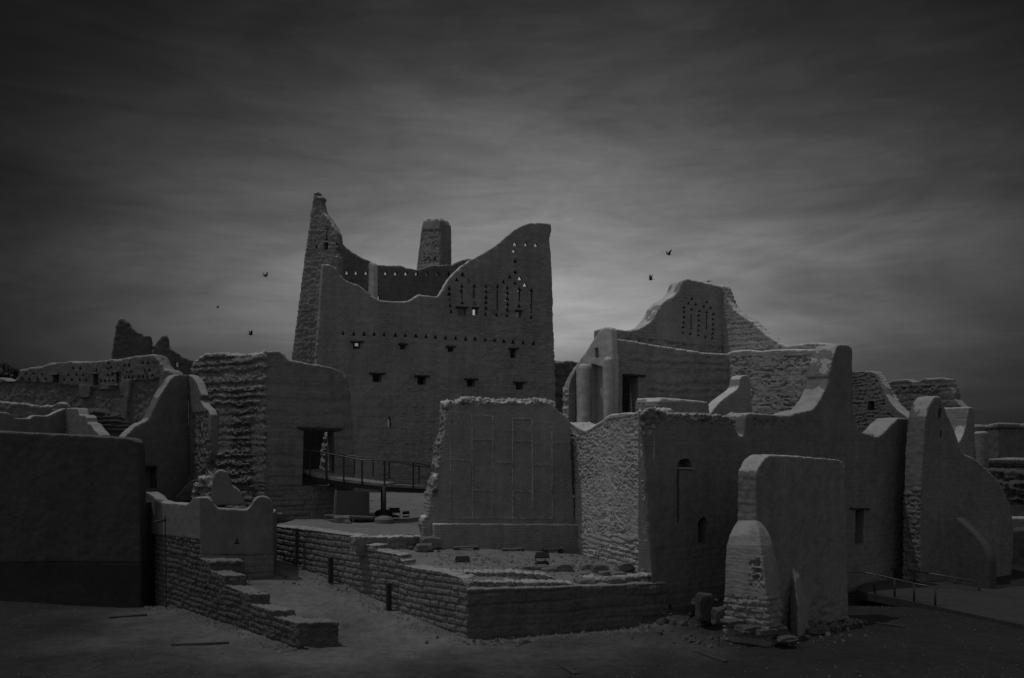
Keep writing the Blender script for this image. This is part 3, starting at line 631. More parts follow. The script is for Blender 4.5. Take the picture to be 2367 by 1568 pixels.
# coarse sunlit wall
qw = cM((1330, 372), (1365, 392), (1400, 412), (1425, 428), (1450, 436), (1480, 430), (1510, 415), (1545, 385), (1580, 360), (1620, 330), (1660, 312), (1740, 304), (1830, 300), (1870, 288), (1910, 272), (1950, 262)) + [(1515, 958), (1515, 1420), (1330, 1420)]
def qw_rel(c):
    lo = c.mask([(1300, 1275), (1540, 1240), (1540, 1430), (1300, 1430)], 4, .8); midb = c.mask([(1300, 1235), (1540, 1235), (1540, 1275), (1300, 1290)], 4, .8)
    top = c.mask(cM((1300, 330), (1380, 395), (1450, 425), (1500, 410), (1620, 320), (1850, 295), (1850, 320), (1650, 350), (1560, 400), (1460, 460), (1380, 430)), 2, 2)
    right = c.mask(cM((1850, 260), (2100, 260), (2100, 1180), (1940, 1180), (1880, 800), (1900, 500)), 8, 1)
    up = (1 - lo) * (1 - midb) * (1 - top)
    d = up * ((.45 + .55 * ss(-.3, .3, fbm(c.P, .6, 93, 3))) * (coarse(c, .06, 3.6, st=(1, 1, 1.8)) + coarse(c, .055, 7.5, 8))) + right * coarse(c, .09, 2.6, 12)
    return d + lo * (blocks(c, .22, .5, .06, .07, .055, vary=.7) + coarse(c, .04, 5)) + midb * (layered(c, .05, .25) + .02) + top * .04 + plaster(c, .05)
qc = [halfcut(FW, off=-.14, depth=4), cut(QW, cM((1918, 572), (1962, 572), (1962, 605), (1925, 603)), .6), cut(QW, cM((1345, 938), (1365, 938), (1365, 965), (1345, 965)), .4)]
earth('rough_wall', [slab(QW, qw, 1.2)], .04, M['coarse'], 'sunlit rough wall with plaster gone, dipping in the middle', 'wall', smooth=4, relief=qw_rel, cuts=qc, u=ldir(QW)[0])

# panelled wall
NW = ((960, 42.6), (1336, 45.5)); 
nw = cM((1338, 1420), (1380, 1405), (1372, 1150), (1358, 900), (1345, 640), (1336, 372), (1290, 312), (1255, 295), (1232, 270), (1212, 238), (1170, 226), (1100, 208), (1040, 205), (1000, 228), (960, 215), (900, 205), (860, 208), (820, 218), (760, 214), (700, 206), (640, 200), (600, 196), (540, 192), (500, 192), (470, 205), (455, 230), (400, 215), (370, 218), (365, 240), (350, 330), (345, 400), (352, 440), (325, 500), (305, 560), (308, 640), (285, 700), (300, 760), (272, 800), (250, 900), (228, 1000), (215, 1100), (190, 1125), (175, 1165), (190, 1250), (222, 1330), (235, 1440))
plh = [(998, 1209), (1338, 1211), (1338, 1300), (1000, 1300)]
def nw_rel(c):
    d = plaster(c, .035) + coarse(c, .015, 5)
    front = c.N[:, 1] < -.5
    m = np.zeros(len(d)); x = c.px + 4 * fbm(c.P, .8, 41); y = c.py + 3 * fbm(c.P, .9, 42)
    for xv, y0, y1 in [(395, 290, 1130), (560, 300, 1120), (725, 320, 1120), (880, 340, 1130), (1035, 350, 1130), (1188, 370, 1130)]:
        gx = 924.2 + xv * .29471; a, b_ = 866.5 + y0 * .29471, 866.5 + y1 * .29471
        s_ = 1 - np.clip(np.abs(x - gx) / 3.2, 0, 1); m = np.maximum(m, s_ * (y > a) * (y < b_))
        m = np.minimum(m, 1); m = m - .9 * np.clip(1 - np.abs(x - gx - 3.5) / 2.5, 0, 1) * (y > a) * (y < b_) * (m <= .01)
    for x0, x1, yv in [(380, 500, 293), (560, 735, 322), (880, 1035, 345), (1035, 1188, 375), (560, 735, 505), (880, 1035, 520), (1190, 1330, 530), (735, 885, 685), (1035, 1188, 705), (560, 735, 905), (885, 1040, 912), (380, 560, 668), (560, 1190, 1118), (1190, 1330, 912)]:
        gy = 866.5 + yv * .29471; a, b_ = 924.2 + x0 * .29471, 924.2 + x1 * .29471
        s_ = 1 - np.clip(np.abs(y - gy) / 2.4, 0, 1); m = np.maximum(m, .7 * s_ * (x > a) * (x < b_))
    d = d + front * m * .085 * (.55 + .6 * fbm(c.P, 1.3, 88, 2))
    top = ss(925 + 22, 925 + 4, c.py + 3 * fbm(c.P, 1.2, 43)); left = c.mask(cM((200, 200), (400, 200), (335, 420), (320, 700), (300, 960), (255, 1100), (100, 1440), (80, 700)), 3, 1.5)
    return d + (top * (c.px > 1015)) * coarse(c, .20, 3.4, 47) + left * (coarse(c, .20, 3.0, 48) - .04) * (c.py < 1150) + left * (c.py > 1150) * blocks(c, .17, .4, .05, .06, .05)
nroot = thing('panelled_wall', P(1170, 1275, 43.5), 'freestanding wall with faint raised panels and crumbling top above terrace', 'wall')
earth('wall_face', [slab(NW, nw, 1.0)], .05, M['panel'], smooth=3, relief=nw_rel, u=ldir(NW)[0], parent=nroot)
earth('plinth', [slab(NW, plh, .5, shift=.32)], .045, M['panel'], smooth=2, relief=lambda c: blocks(c, .13, .42, .008, .018, .03) + plaster(c, .02), u=ldir(NW)[0], parent=nroot)

ribs = []; jr2 = random.Random(8)
def ribp(a, b_, w):
    n_ = 7; L = []; R = []
    for i in range(n_ + 1):
        t = i / n_; x = a[0] + (b_[0] - a[0]) * t + jr2.uniform(-.8, .8); y = a[1] + (b_[1] - a[1]) * t + jr2.uniform(-.6, .6); hw = w * jr2.uniform(.35, .65)
        if abs(b_[0] - a[0]) < abs(b_[1] - a[1]): L.append((x - hw, y)); R.append((x + hw, y))
        else: L.append((x, y - hw)); R.append((x, y + hw))
    ribs.append(slab(NW, L + R[::-1], .12, shift=.055))
for x, y0, y1 in [(395, 292, 1130), (562, 305, 1120), (727, 322, 1120), (880, 342, 1130), (1036, 350, 1130), (1190, 372, 1130)]: ribp(*cM((x, y0), (x + 3, y1)), 2.9)
for x0, x1, y in [(385, 495, 293), (565, 735, 322), (880, 1035, 345), (565, 730, 505), (885, 1035, 520), (1192, 1320, 532), (738, 880, 687), (1040, 1185, 707), (565, 730, 905), (885, 1035, 914), (400, 555, 668), (395, 1190, 1122)]: ribp(*cM((x0, y), (x1, y + 4)), 2.2)
earth('raised_ribs', ribs, .028, M['rib'], smooth=1, relief=lambda c: coarse(c, .02, 4) - .012, parent=nroot, cap=None)
# ================================================================== TERRACE WALLS
tlw = cT((375, 396), (450, 400), (560, 408), (700, 425), (850, 450), (1015, 470), (1018, 535), (1165, 543), (1170, 580), (1345, 615), (1352, 655), (1370, 660), (1374, 690), (1500, 722), (1640, 738), (1700, 752), (1830, 800), (1850, 860), (1870, 930)) + [(1080, 1368), (1080, 1510), (632, 1330), (634, 1215)]
srel = lambda c: blocks(c, .27, .50, .05, .085, .06, wav=.10, vary=.8) + coarse(c, .03, 6)
troot = thing('terrace_retaining_wall', P(1080, 1478, 35.6), 'coursed stone retaining wall with a corner toward the camera', 'retaining wall')
earth('stone_face', [slab(TL, tlw, .7)], .04, M['stone'], smooth=2, relief=srel, u=ldir(TL)[0], parent=troot)
trw = [(1080, 1361), (1130, 1360), (1173, 1359), (1260, 1357), (1350, 1354), (1450, 1350), (1540, 1346), (1545, 1350), (1545, 1475), (1080, 1530)]
earth('stone_return', [slab(TR, trw, .9)], .045, M['retain'], smooth=4, relief=lambda c: .75 * blocks(c, .46, .95, .06, .06, .10, wav=.12, vary=.6) * ss(2.1, 1.9, c.z + .0 * c.s) + coarse(c, .03, 3) + plaster(c, .04), u=ldir(TR)[0], parent=troot)
# ledges of laid stones on the terrace edge
LE1 = ((1000, 36.5), (1300, 37.6)); LE2 = ((1062, 35.85), (1330, 37.2))
earth('stone_ledge', [slab(LE1, [(1020, 1320), (1060, 1319), (1100, 1322), (1150, 1323), (1190, 1322), (1240, 1325), (1272, 1330), (1290, 1340), (1290, 1372), (1020, 1372)], .7)], .04, M['stone'], 'upper row of laid stones along the terrace edge', 'stone ledge', smooth=2, relief=lambda c: blocks(c, .9, .42, .08, .12, .08, vary=.8) + coarse(c, .04, 4), u=ldir(LE1)[0])
earth('stone_ledge', [slab(LE2, [(1062, 1341), (1100, 1343), (1160, 1344), (1240, 1345), (1300, 1344), (1325, 1348), (1325, 1380), (1062, 1380)], .7)], .04, M['stone'], 'lower row of laid stones just above the terrace wall', 'stone ledge', smooth=2, relief=lambda c: blocks(c, .9, .40, .08, .12, .08, 77, vary=.8) + coarse(c, .04, 4), u=ldir(LE2)[0])
LE0 = ((925, 40.2), (1080, 36.4))
earth('stone_ledge', [slab(LE0, [(928, 1300), (960, 1303), (1000, 1309), (1035, 1320), (1078, 1334), (1078, 1362), (928, 1330)], .5)], .04, M['stone'], 'row of laid stones along the path side of the terrace top', 'stone ledge', smooth=2, relief=lambda c: blocks(c, .9, .42, .08, .12, .08, 31, vary=.8) + coarse(c, .04, 4), u=ldir(LE0)[0])
LE3 = ((1300, 37.9), (1520, 38.75))
earth('stone_ledge', [slab(LE3, [(1335, 1341), (1370, 1337), (1400, 1340), (1450, 1335), (1500, 1330), (1522, 1333), (1522, 1365), (1335, 1368)], .5)], .045, M['stone'], 'broken run of rubble stones at the terrace end by the rough wall', 'stone ledge', smooth=2, relief=lambda c: coarse(c, .22, 2.4), u=ldir(LE3)[0])
earth('low_kerb_wall', [slab(KL, [(822, 1240), (880, 1241), (940, 1239), (978, 1239), (1000, 1241), (1000, 1285), (822, 1285)], .5)], .05, M['gate'], 'dark low wall edging the hollow left of panelled wall', 'wall', smooth=3, cap=1.3, relief=lambda c: coarse(c, .06, 2.5) + blocks(c, .3, .6, .03, .04, .05))

# ================================================================== LEFT: STEPPED STONE WALL, TURRET, BIG WALL
lw = [(357, 1232), (463, 1252), (463, 1291), (486, 1296), (487, 1320), (519, 1330), (521, 1352), (574, 1372), (576, 1393), (633, 1411), (634, 1424), (688, 1440), (690, 1520), (357, 1430)]
sroot = thing('stepped_stone_wall', P(690, 1500, 34.3), 'stone wall stepping down toward the camera from the small turret', 'stepped wall')
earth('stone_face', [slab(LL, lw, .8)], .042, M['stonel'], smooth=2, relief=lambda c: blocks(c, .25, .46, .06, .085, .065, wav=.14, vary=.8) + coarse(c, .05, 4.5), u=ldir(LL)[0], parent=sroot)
v_, n_ = ldir(LL)
steps = [((463, 1291), (487, 1300)), ((487, 1320), (521, 1332)), ((521, 1352), (576, 1374)), ((576, 1393), (634, 1412)), ((634, 1424), (690, 1440))]
ends = [(487, 1297, 545), (521, 1331, 559), (576, 1373, 606), (634, 1411, 669), (690, 1440, 761)]
for k, (px, py, ex) in enumerate(ends):
    Y = online(LL, px); x, y, z = P(px, py, Y); wd_ = min(2.1, max(.9, (ex - px) / F * Y / .74))
    a = np.array([x, y]) - v_ * 1.0 * (1 if v_[1] < 0 else -1)
    a = np.array([x, y]) - v_ * .75; q = [a, np.array([x, y]), np.array([x, y]) + np.array([.95, .12]) * wd_, a + np.array([.95, .12]) * wd_]
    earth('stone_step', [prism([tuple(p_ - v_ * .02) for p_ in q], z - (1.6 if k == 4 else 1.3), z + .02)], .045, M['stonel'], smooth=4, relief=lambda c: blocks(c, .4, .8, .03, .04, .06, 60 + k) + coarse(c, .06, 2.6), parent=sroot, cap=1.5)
# turret
tu = thing('parapet_turret', P(550, 1345, 41), 'small smooth plastered turret with rounded merlons on a stone base', 'turret')
TLl = ((290, 48.3), (463, 40.9))
LLx = ((357, 45.0 + .0), (690, 34.2))
tleft = [(300, 1150), (325, 1139), (343, 1138), (356, 1146), (364, 1156), (380, 1161), (410, 1163), (433, 1165), (440, 1160), (446, 1151), (455, 1148), (463, 1149), (463, 1249), (357, 1236), (300, 1230)]
tfr = [(463, 1149), (480, 1150), (490, 1156), (497, 1168), (505, 1175), (540, 1177), (570, 1178), (580, 1170), (587, 1157), (596, 1148), (610, 1146), (622, 1150), (630, 1160), (632, 1175), (632, 1284), (463, 1282)]
earth('plaster_parapet', [slab(LLx, tleft, .55, shift=.05), slab(TF, tfr, .55, shift=.05)], .045, M['turret'], smooth=9, relief=lambda c: plaster(c, .025), cuts=[cut(TF, tri(547.5, 1249, 13, 18), .9)], parent=tu)
earth('stone_base', [slab(TF, [(463, 1280), (632, 1282), (633, 1350), (463, 1380)], .7)], .045, M['dark'], smooth=2, relief=lambda c: blocks(c, .3, .8, .03, .04, .06), u=ldir(TF)[0], parent=tu)
TFB = ((480, 44.5), (600, 45.5))
pb = prism([P(632, 1200, 42)[:2], P(640, 1200, 44.5)[:2], P(480, 1200, 47.5)[:2], P(455, 1200, 43)[:2]], 1.0, 4.6)
earth('turret_core', [pb], .08, M['turret'], smooth=3, relief=lambda c: plaster(c, .03), parent=tu)
DM = ((485, 44.3), (580, 44.9))
earth('dome_merlon', [slab(DM, cG((255, 1260), (256, 1180), (258, 1100), (264, 1060), (280, 1028), (305, 1012), (330, 1011), (355, 1021), (376, 1046), (386, 1080), (392, 1118), (415, 1126), (440, 1142), (462, 1170), (478, 1205), (492, 1260)), .9)], .05, M['turret'], 'pale double-domed merlon behind the turret parapet', 'merlon', smooth=16, relief=lambda c: plaster(c, .02))
# big smooth wall at left
AL = ((-80, 44.6), (328, 44.0))
aroot = thing('plastered_block_wall', P(150, 1392, 44), 'big smooth dark plastered wall filling the left edge', 'wall')
aw = [(-80, 986), (0, 996), (100, 1001), (200, 1006), (290, 1011), (308, 1014), (318, 1024), (321, 1040), (325, 1200), (328, 1301), (-80, 1301)]
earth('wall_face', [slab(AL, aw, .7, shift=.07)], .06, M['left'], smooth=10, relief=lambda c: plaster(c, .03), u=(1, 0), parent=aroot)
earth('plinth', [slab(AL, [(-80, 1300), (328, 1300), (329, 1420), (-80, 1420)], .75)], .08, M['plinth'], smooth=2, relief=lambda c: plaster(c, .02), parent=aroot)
xr = P(328, 1200, 44)[0]
earth('side_stub', [prism([(xr - .55, 44.6), (xr - .03, 44.6), (xr - .03, 46.0), (xr - .55, 46.0)], -1, 8 - 138 / F * 45.5)], .06, M['plinth'], smooth=4, relief=lambda c: plaster(c, .02), parent=aroot)
# lamp pole with arm
lp = thing('wall_pole', P(384, 1410, 42.3), 'thin dark pole with a wall bracket beside the stone wall', 'pole')
q0 = P(384, 1404, 42.3); q1 = P(381.5, 1192, 42.3)
solid('pole', [tube([q0, q1], .03)], M['metal'], lp); solid('bracket', [tube([P(357, 1207, 42.8), P(382, 1202, 42.3)], .06)], M['metal'], lp)

# pointed wall
proot2 = thing('pointed_gable_ruin', P(420, 1190, 56), 'pointed plastered gable wall with a sunlit rounded edge and broken side', 'ruin')
PU = ((285, 47.6), (437, 50.4)); PV = ((437, 50.4), (505, 45.8))
pu = cA((940, 1120), (985, 1062), (1020, 1025), (1060, 990), (1110, 962), (1150, 950), (1172, 920), (1190, 880), (1215, 830), (1250, 760), (1285, 700), (1320, 645), (1345, 612), (1375, 590), (1410, 582), (1482, 582)) + [(437, 1240), (285, 1240)]
pv = cA((1470, 582), (1490, 590), (1520, 612), (1545, 650), (1562, 700), (1580, 748), (1610, 790), (1645, 835), (1675, 865), (1688, 900), (1690, 980), (1688, 1060), (1685, 1200), (1660, 1330)) + [(505, 1140), (505, 1240), (437, 1240)]
pc = [cut(PU, cA((1118, 1298), (1228, 1300), (1228, 1480), (1112, 1480)), .7)]
earth('gable_face', [slab(PU, pu, .8)], .075, M['gable'], smooth=7, relief=lambda c: plaster(c, .05), cuts=pc, u=ldir(PU)[0], parent=proot2)
def pv_rel(c):
    m = c.mask(cA((1490, 890), (1630, 880), (1640, 1100), (1700, 1400), (1750, 1600), (1500, 1700), (1530, 1300), (1500, 1050)), 4, 1)
    return plaster(c, .05) + m * (coarse(c, .16, 2.6) - .12)
earth('broken_side', [slab(PV, [(x - (12 if x > 470 else 0), y) for x, y in pv], .45)], .06, M['gable'], smooth=6, relief=pv_rel, u=ldir(PV)[0], parent=proot2)
solid('window_frame', [slab(PU, cA((1118, 1298), (1228, 1300), (1228, 1312), (1118, 1310)), .2, shift=.05), slab(PU, cA((1115, 1312), (1126, 1312), (1122, 1475), (1110, 1475)), .2, shift=.05)], M['wood'], proot2)
RA = ((395, 46.6), (465, 45.6))
earth('ramp_wall', [slab(RA, cG((0, 1200), (60, 1130), (110, 1080), (165, 1075), (170, 1240), (0, 1240)), .6)], .06, M['plinth'], 'short dark sloping wall tucked below the pointed gable', 'wall', smooth=3, relief=lambda c: plaster(c, .04))
RB = ((448, 45.6), (520, 45.2))
earth('rubble_mound', [slab(RB, cL((1560, 30), (1620, 90), (1690, 120), (1715, 200), (1700, 240), (1480, 240), (1500, 60)), .8)], .06, M['gate'], 'coarse rubble heap beside the rounded merlon', 'rubble', smooth=3, relief=lambda c: coarse(c, .3, 2.4))

# ================================================================== FAR LEFT RUINS
F2 = ((-60, 90.0), (400, 78.0))
f2 = cA((-120, 610), (0, 608), (60, 632), (110, 630), (135, 600), (150, 548), (200, 540), (250, 528), (330, 520), (380, 495), (450, 488), (560, 482), (640, 480), (700, 486), (780, 478), (860, 466), (950, 460), (1050, 438), (1100, 440), (1190, 424), (1222, 432), (1245, 470), (1270, 515), (1290, 545), (1330, 548), (1355, 570), (1370, 600), (1380, 700)) + [(405, 1060), (-35, 1060)]
ft = [(205, 575), (263, 572), (329, 578), (170, 608), (235, 615), (297, 615), (357, 615), (573, 530), (629, 532), (537, 583), (600, 583), (653, 585), (503, 622), (564, 622), (625, 620), (676, 626), (757, 548), (980, 510), (1013, 505), (1120, 490), (1159, 487), (995, 560), (1030, 560), (1135, 547), (1172, 545), (980, 603), (1012, 603), (1040, 603), (1090, 598), (1122, 598), (1155, 598), (1195, 588), (792, 630), (825, 630), (858, 628), (885, 628), (840, 530), (870, 525), (845, 585), (880, 580), (850, 490)]
fcu = [cut(F2, tri(*cA(p)[0], 7, 8.5), 2) for p in ft] + [cut(F2, cA(*r_), 2) for r_ in [((415, 590), (460, 590), (460, 650), (415, 650)), ((730, 585), (768, 585), (768, 668), (730, 668)), ((908, 570), (930, 570), (930, 655), (908, 655))]]
def f2_rel(c):
    lo = c.mask(cA((-100, 660), (300, 650), (600, 680), (900, 700), (1050, 640), (1240, 620), (1300, 1100), (-100, 1100)), 10, .4)
    pil = c.mask(cA((880, 775), (1010, 775), (1000, 1060), (855, 1060)), 3, 1) + c.mask(cA((950, 620), (1035, 622), (1015, 770), (935, 770)), 3, 1) + c.mask(cA((620, 660), (720, 670), (700, 770), (630, 770)), 3, 1)
    pil = np.clip(pil, 0, 1)
    up = c.mask(cA((770, 480), (1240, 430), (1260, 640), (780, 650)), 8, .6)
    return plaster(c, .08) + lo * (1 - pil) * (coarse(c, .12, 2.0, 90) - .2) + up * coarse(c, .05, 3.0, 91) + pil * .1
f2root = thing('ruined_long_wall', P(200, 1010, 84), 'long eroded wall with triangular holes at the far left', 'ruin')
earth('wall_face', [slab(F2, f2, 1.3)], .14, M['far'], smooth=4, relief=f2_rel, cuts=fcu, u=ldir(F2)[0], parent=f2root, cap=1.15)
for r_ in [((408, 574), (465, 574), (465, 590), (408, 590)), ((724, 570), (772, 570), (772, 584), (724, 584)), ((900, 556), (940, 556), (940, 570), (900, 570)), ((850, 662), (940, 666), (940, 676), (850, 672))]:
    solid('lintel', [slab(F2, cA(*r_), .4, shift=.25)], M['gate'], f2root, bev=.03)
T1 = ((256, 96), (352, 97))
t1 = cA((868, 470), (880, 380), (895, 290), (905, 215), (918, 175), (935, 150), (950, 140), (968, 140), (975, 155), (1000, 170), (1025, 205), (1062, 246), (1085, 250), (1130, 272), (1172, 284), (1182, 310), (1184, 350), (1195, 400), (1200, 560), (860, 560))
earth('ruined_tower', [slab(T1, t1, 1.1)], .15, M['ruin'], 'jagged dark tower ruin, tallest on the far left skyline', 'tower ruin', smooth=3, relief=lambda c: coarse(c, .10, 1.4), u=ldir(T1)[0])
T2 = ((348, 94), (455, 95))
t2 = cA((1190, 358), (1215, 345), (1240, 318), (1262, 288), (1275, 275), (1298, 274), (1312, 290), (1318, 340), (1322, 372), (1350, 390), (1400, 420), (1440, 450), (1470, 465), (1500, 470), (1525, 482)) + [(450, 900), (350, 900)]
earth('ruined_tower', [slab(T2, t2, .8)], .14, M['ruin'], 'lower dark ruin with one bright square window, left of gatehouse', 'tower ruin', smooth=3, relief=lambda c: coarse(c, .09, 1.5), cuts=[cut(T2, cA((1372, 488), (1398, 488), (1398, 527), (1372, 527)), 3)], u=ldir(T2)[0])
# nearer low roof parapets on the left
M1 = ((-40, 52), (153, 56)); M1v = ((153, 56), (236, 50))
m1 = cA((-130, 880), (0, 880), (70, 886), (95, 905), (125, 930), (170, 932), (235, 930), (255, 915), (275, 905), (370, 910), (400, 900), (450, 875), (500, 852), (522, 850)) + [(153, 1100), (-40, 1100)]
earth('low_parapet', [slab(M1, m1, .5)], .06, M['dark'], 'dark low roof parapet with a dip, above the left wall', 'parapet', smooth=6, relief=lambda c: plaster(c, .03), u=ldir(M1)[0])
m1v = cA((518, 850), (560, 848), (608, 850), (612, 860), (620, 900), (665, 905), (680, 920), (686, 965), (715, 975), (735, 1010), (765, 1040), (780, 1060)) + [(232, 1100), (153, 1100)]
earth('stepped_block', [slab(M1v, m1v, .6)], .05, M['gable'], 'pale plaster block stepping down behind the left wall', 'parapet', smooth=6, relief=lambda c: plaster(c, .03), u=ldir(M1v)[0])
M2 = ((-40, 64), (200, 66))
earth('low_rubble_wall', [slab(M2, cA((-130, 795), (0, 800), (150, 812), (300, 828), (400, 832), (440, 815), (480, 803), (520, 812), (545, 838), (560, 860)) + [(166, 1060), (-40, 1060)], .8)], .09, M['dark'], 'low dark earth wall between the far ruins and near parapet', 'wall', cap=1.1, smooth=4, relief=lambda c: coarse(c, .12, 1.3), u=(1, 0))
SR = ((175, 68), (305, 67))
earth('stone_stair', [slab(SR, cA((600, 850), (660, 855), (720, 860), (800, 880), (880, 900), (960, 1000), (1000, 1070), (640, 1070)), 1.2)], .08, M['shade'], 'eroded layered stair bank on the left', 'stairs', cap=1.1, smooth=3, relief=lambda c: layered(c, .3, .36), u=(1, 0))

# ================================================================== BUTTRESSES
B1 = ((1748, 36.2), (1960, 40.2))
b1root = thing('buttress_wall', P(1840, 1475, 37.5), 'standing wall slab with chamfered pale edge and stone-footed front pier', 'buttress')
b1 = cB((1030, 790), (1035, 750), (1055, 710), (1085, 668), (1115, 640), (1145, 630), (1200, 630), (1350, 640), (1500, 650), (1640, 658), (1680, 664), (1705, 682), (1725, 720), (1738, 790)) + [(1956, 1150), (1960, 1450), (1905, 1475), (1850, 1495), (1748, 1510)]
def b1_rel(c):
    side_ = c.mask([(1650, 1085), (1750, 1085), (1750, 1210), (1650, 1210)], 1)
    return plaster(c, .05) + coarse(c, .025, 2.2, 8, (2, 2, .5)) + side_ * layered(c, .02, .28) * (c.N[:, 0] < -.4) + ss(1.6, .6, c.z) * coarse(c, .08, 2)
earth('wall_slab', [slab(B1, b1, .95)], .045, M['buttress'], smooth=7, relief=b1_rel, u=ldir(B1)[0], parent=b1root)
v, n = ldir(B1)
def bring(py, l, c_, r_):
    a = P(l[0], py, l[1]); b_ = P(c_[0], py, c_[1]); d_ = P(r_[0], py, r_[1])
    return [a, b_, d_, (d_[0] - .25, d_[1] + 1.0, d_[2]), (a[0] + .3, a[1] + 1.0, a[2])]
pr = loft([bring(1520, (1672, 35.6), (1778, 34.4), (1808, 35.3)), bring(1400, (1673, 35.7), (1772, 34.55), (1806, 35.4)), bring(1350, (1676, 35.8), (1768, 34.7), (1803, 35.45)), bring(1300, (1678, 35.95), (1762, 34.9), (1795, 35.55)),
           bring(1262, (1680, 36.05), (1757, 35.1), (1786, 35.65)), bring(1240, (1686, 36.2), (1754, 35.35), (1779, 35.8)), bring(1220, (1695, 36.45), (1750, 35.7), (1769, 36.0)), bring(1206, (1704, 36.8), (1747, 36.0), (1757, 36.2)), bring(1203, (1707, 36.9), (1746, 36.2), (1750, 36.4))])
def pr_rel(c):
    lo = ss(1372, 1382, c.py + 5 * fbm(c.P, 1.5, 66)); md = c.mask(cC((1080, 520), (1180, 520), (1230, 780), (1100, 760)), 4, 2)
    m2 = ss(1255, 1262, c.py) * (1 - lo) * (c.px < 1770)
    return plaster(c, .03) + lo * (blocks(c, .25, .5, .08, .08, .06, vary=.7) + coarse(c, .06, 4)) + md * (coarse(c, .16, 3) - .06) + m2 * layered(c, .015, .2)
earth('front_pier', [pr], .042, M['pier'], smooth=3, relief=pr_rel, u=(.8, -.6), parent=b1root, cap=1.25)
bf = loft([[P(1828, 1500, 36.7), P(1846, 1500, 36.2), P(1872, 1500, 37.0), P(1868, 1500, 38.2)], [P(1826, 1400, 37.2), P(1844, 1400, 36.7), P(1868, 1400, 37.4), P(1860, 1400, 38.4)], [P(1822, 1285, 38.2), P(1828, 1285, 38.0), P(1836, 1285, 38.2), P(1836, 1285, 38.6)]])
earth('small_buttress', [bf], .05, M['buttress'], smooth=3, relief=lambda c: plaster(c, .05), parent=b1root)

B2 = ((2126, 48.6), (2340, 53.0))
b2root = thing('leaning_buttress', P(2200, 1360, 50), 'tall round-topped buttress at right, its dark side sweeping down', 'buttress')
b2 = cR((905, 900), (915, 820), (935, 750), (955, 700), (975, 665), (995, 645), (1020, 640), (1045, 650), (1065, 680), (1078, 720), (1100, 780), (1130, 840), (1155, 900), (1180, 975), (1205, 1050), (1225, 1110), (1245, 1150), (1270, 1165), (1320, 1185), (1370, 1215), (1430, 1265), (1490, 1320), (1540, 1375), (1590, 1440), (1618, 1490)) + cS((1660, 240), (1690, 380), (1700, 520), (1690, 800)) + [(2335, 1400), (2126, 1400), (2126, 1180), (2132, 1060)]
def b2_rel(c):
    st_ = ss(1118, 1126, c.py + 3 * fbm(c.P, 1, 60)) * (c.N[:, 0] < -.3)
    return plaster(c, .05) + st_ * (coarse(c, .06, 3.0) + blocks(c, .26, .5, .04, .05, .06, vary=.8)) + (1 - st_) * coarse(c, .02, 2, 8, (2, 2, .5))
bc = [cut(B2, cR((1022, 752), (1055, 745), (1052, 838), (1020, 838)), .5), cut(B2, cR((1040, 948), (1058, 948), (1058, 1008), (1040, 1008)), .5), cut(B2, tri(*cR((1042, 725))[0], 5, 7), .5)]
earth('wall_slab', [slab(B2, b2, 1.1)], .06, M['dark'], smooth=7, relief=b2_rel, cuts=bc, u=ldir(B2)[0], parent=b2root)
BF = ((2205, 48.6), (2298, 46.6))
bfw = cS((1180, 380), (1240, 425), (1300, 480), (1360, 545), (1410, 610), (1445, 665), (1470, 720), (1485, 780), (1490, 1130), (1180, 1130))
earth('fin', [slab(BF, bfw, .6)], .055, M['shade'], smooth=6, relief=lambda c: plaster(c, .03), u=ldir(BF)[0], parent=b2root, cap=1.2)  # dark plaster colour stands in for the shade on the fin

# ================================================================== RIGHT REAR
D1 = ((1955, 63), (2130, 56.0))
d1 = cR((200, 420), (265, 416), (350, 412), (430, 418), (455, 440), (475, 480), (500, 525), (525, 570), (550, 615), (580, 665), (610, 710), (650, 750), (700, 790), (740, 820), (775, 850), (800, 900)) + [(2120, 1100), (1955, 1100)]
def d1_rel(c):
    rim = c.mask(cR((440, 410), (500, 450), (600, 640), (820, 850), (780, 900), (640, 840), (560, 780), (530, 600), (470, 480)), 2, 1)
    return (1 - rim) * (layered(c, .045, .26) + coarse(c, .055, 3.5) - .04) + rim * .03
earth('brick_gable', [slab(D1, d1, .8)], .06, M['brick'], 'ragged brick gable with one square hole and a smooth sloping rim', 'wall', smooth=3, relief=d1_rel, cuts=[cut(D1, cR((392, 690), (405, 684), (440, 684), (452, 695), (450, 768), (385, 768)), .6)], u=ldir(D1)[0])
D2 = ((2035, 70), (2250, 64))
d2 = cR((560, 560), (575, 540), (592, 510), (610, 492), (680, 490), (740, 486), (765, 498), (795, 510), (845, 508), (865, 495), (890, 480), (960, 478), (1070, 477), (1100, 480), (1118, 510), (1140, 560), (1158, 600), (1165, 655), (1200, 700), (1235, 735), (1260, 760)) + [(2245, 1120), (2035, 1120)]
def d2_rel(c):
    m = c.mask(cR((680, 545), (840, 530), (1040, 540), (1000, 620), (840, 620), (640, 620)), 5, .8); m2 = c.mask(cR((1090, 650), (1230, 730), (1180, 900), (1120, 850)), 6, .8)
    return plaster(c, .06) + m * coarse(c, .14, 3.2) + m2 * layered(c, .08, .26) + layered(c, .05, .4)
earth('rear_wall', [slab(D2, d2, 1.0)], .075, M['brick'], 'flat-topped cracked wall with a notch, right of the brick gable', 'wall', smooth=4, relief=d2_rel, u=ldir(D2)[0])
D3 = ((2238, 56.5), (2254, 56.9))
d3 = cR((1300, 738), (1318, 735), (1340, 742), (1350, 760), (1350, 900), (1352, 1250), (1200, 1250), (1215, 1100), (1215, 1050), (1250, 980), (1275, 900), (1290, 800))
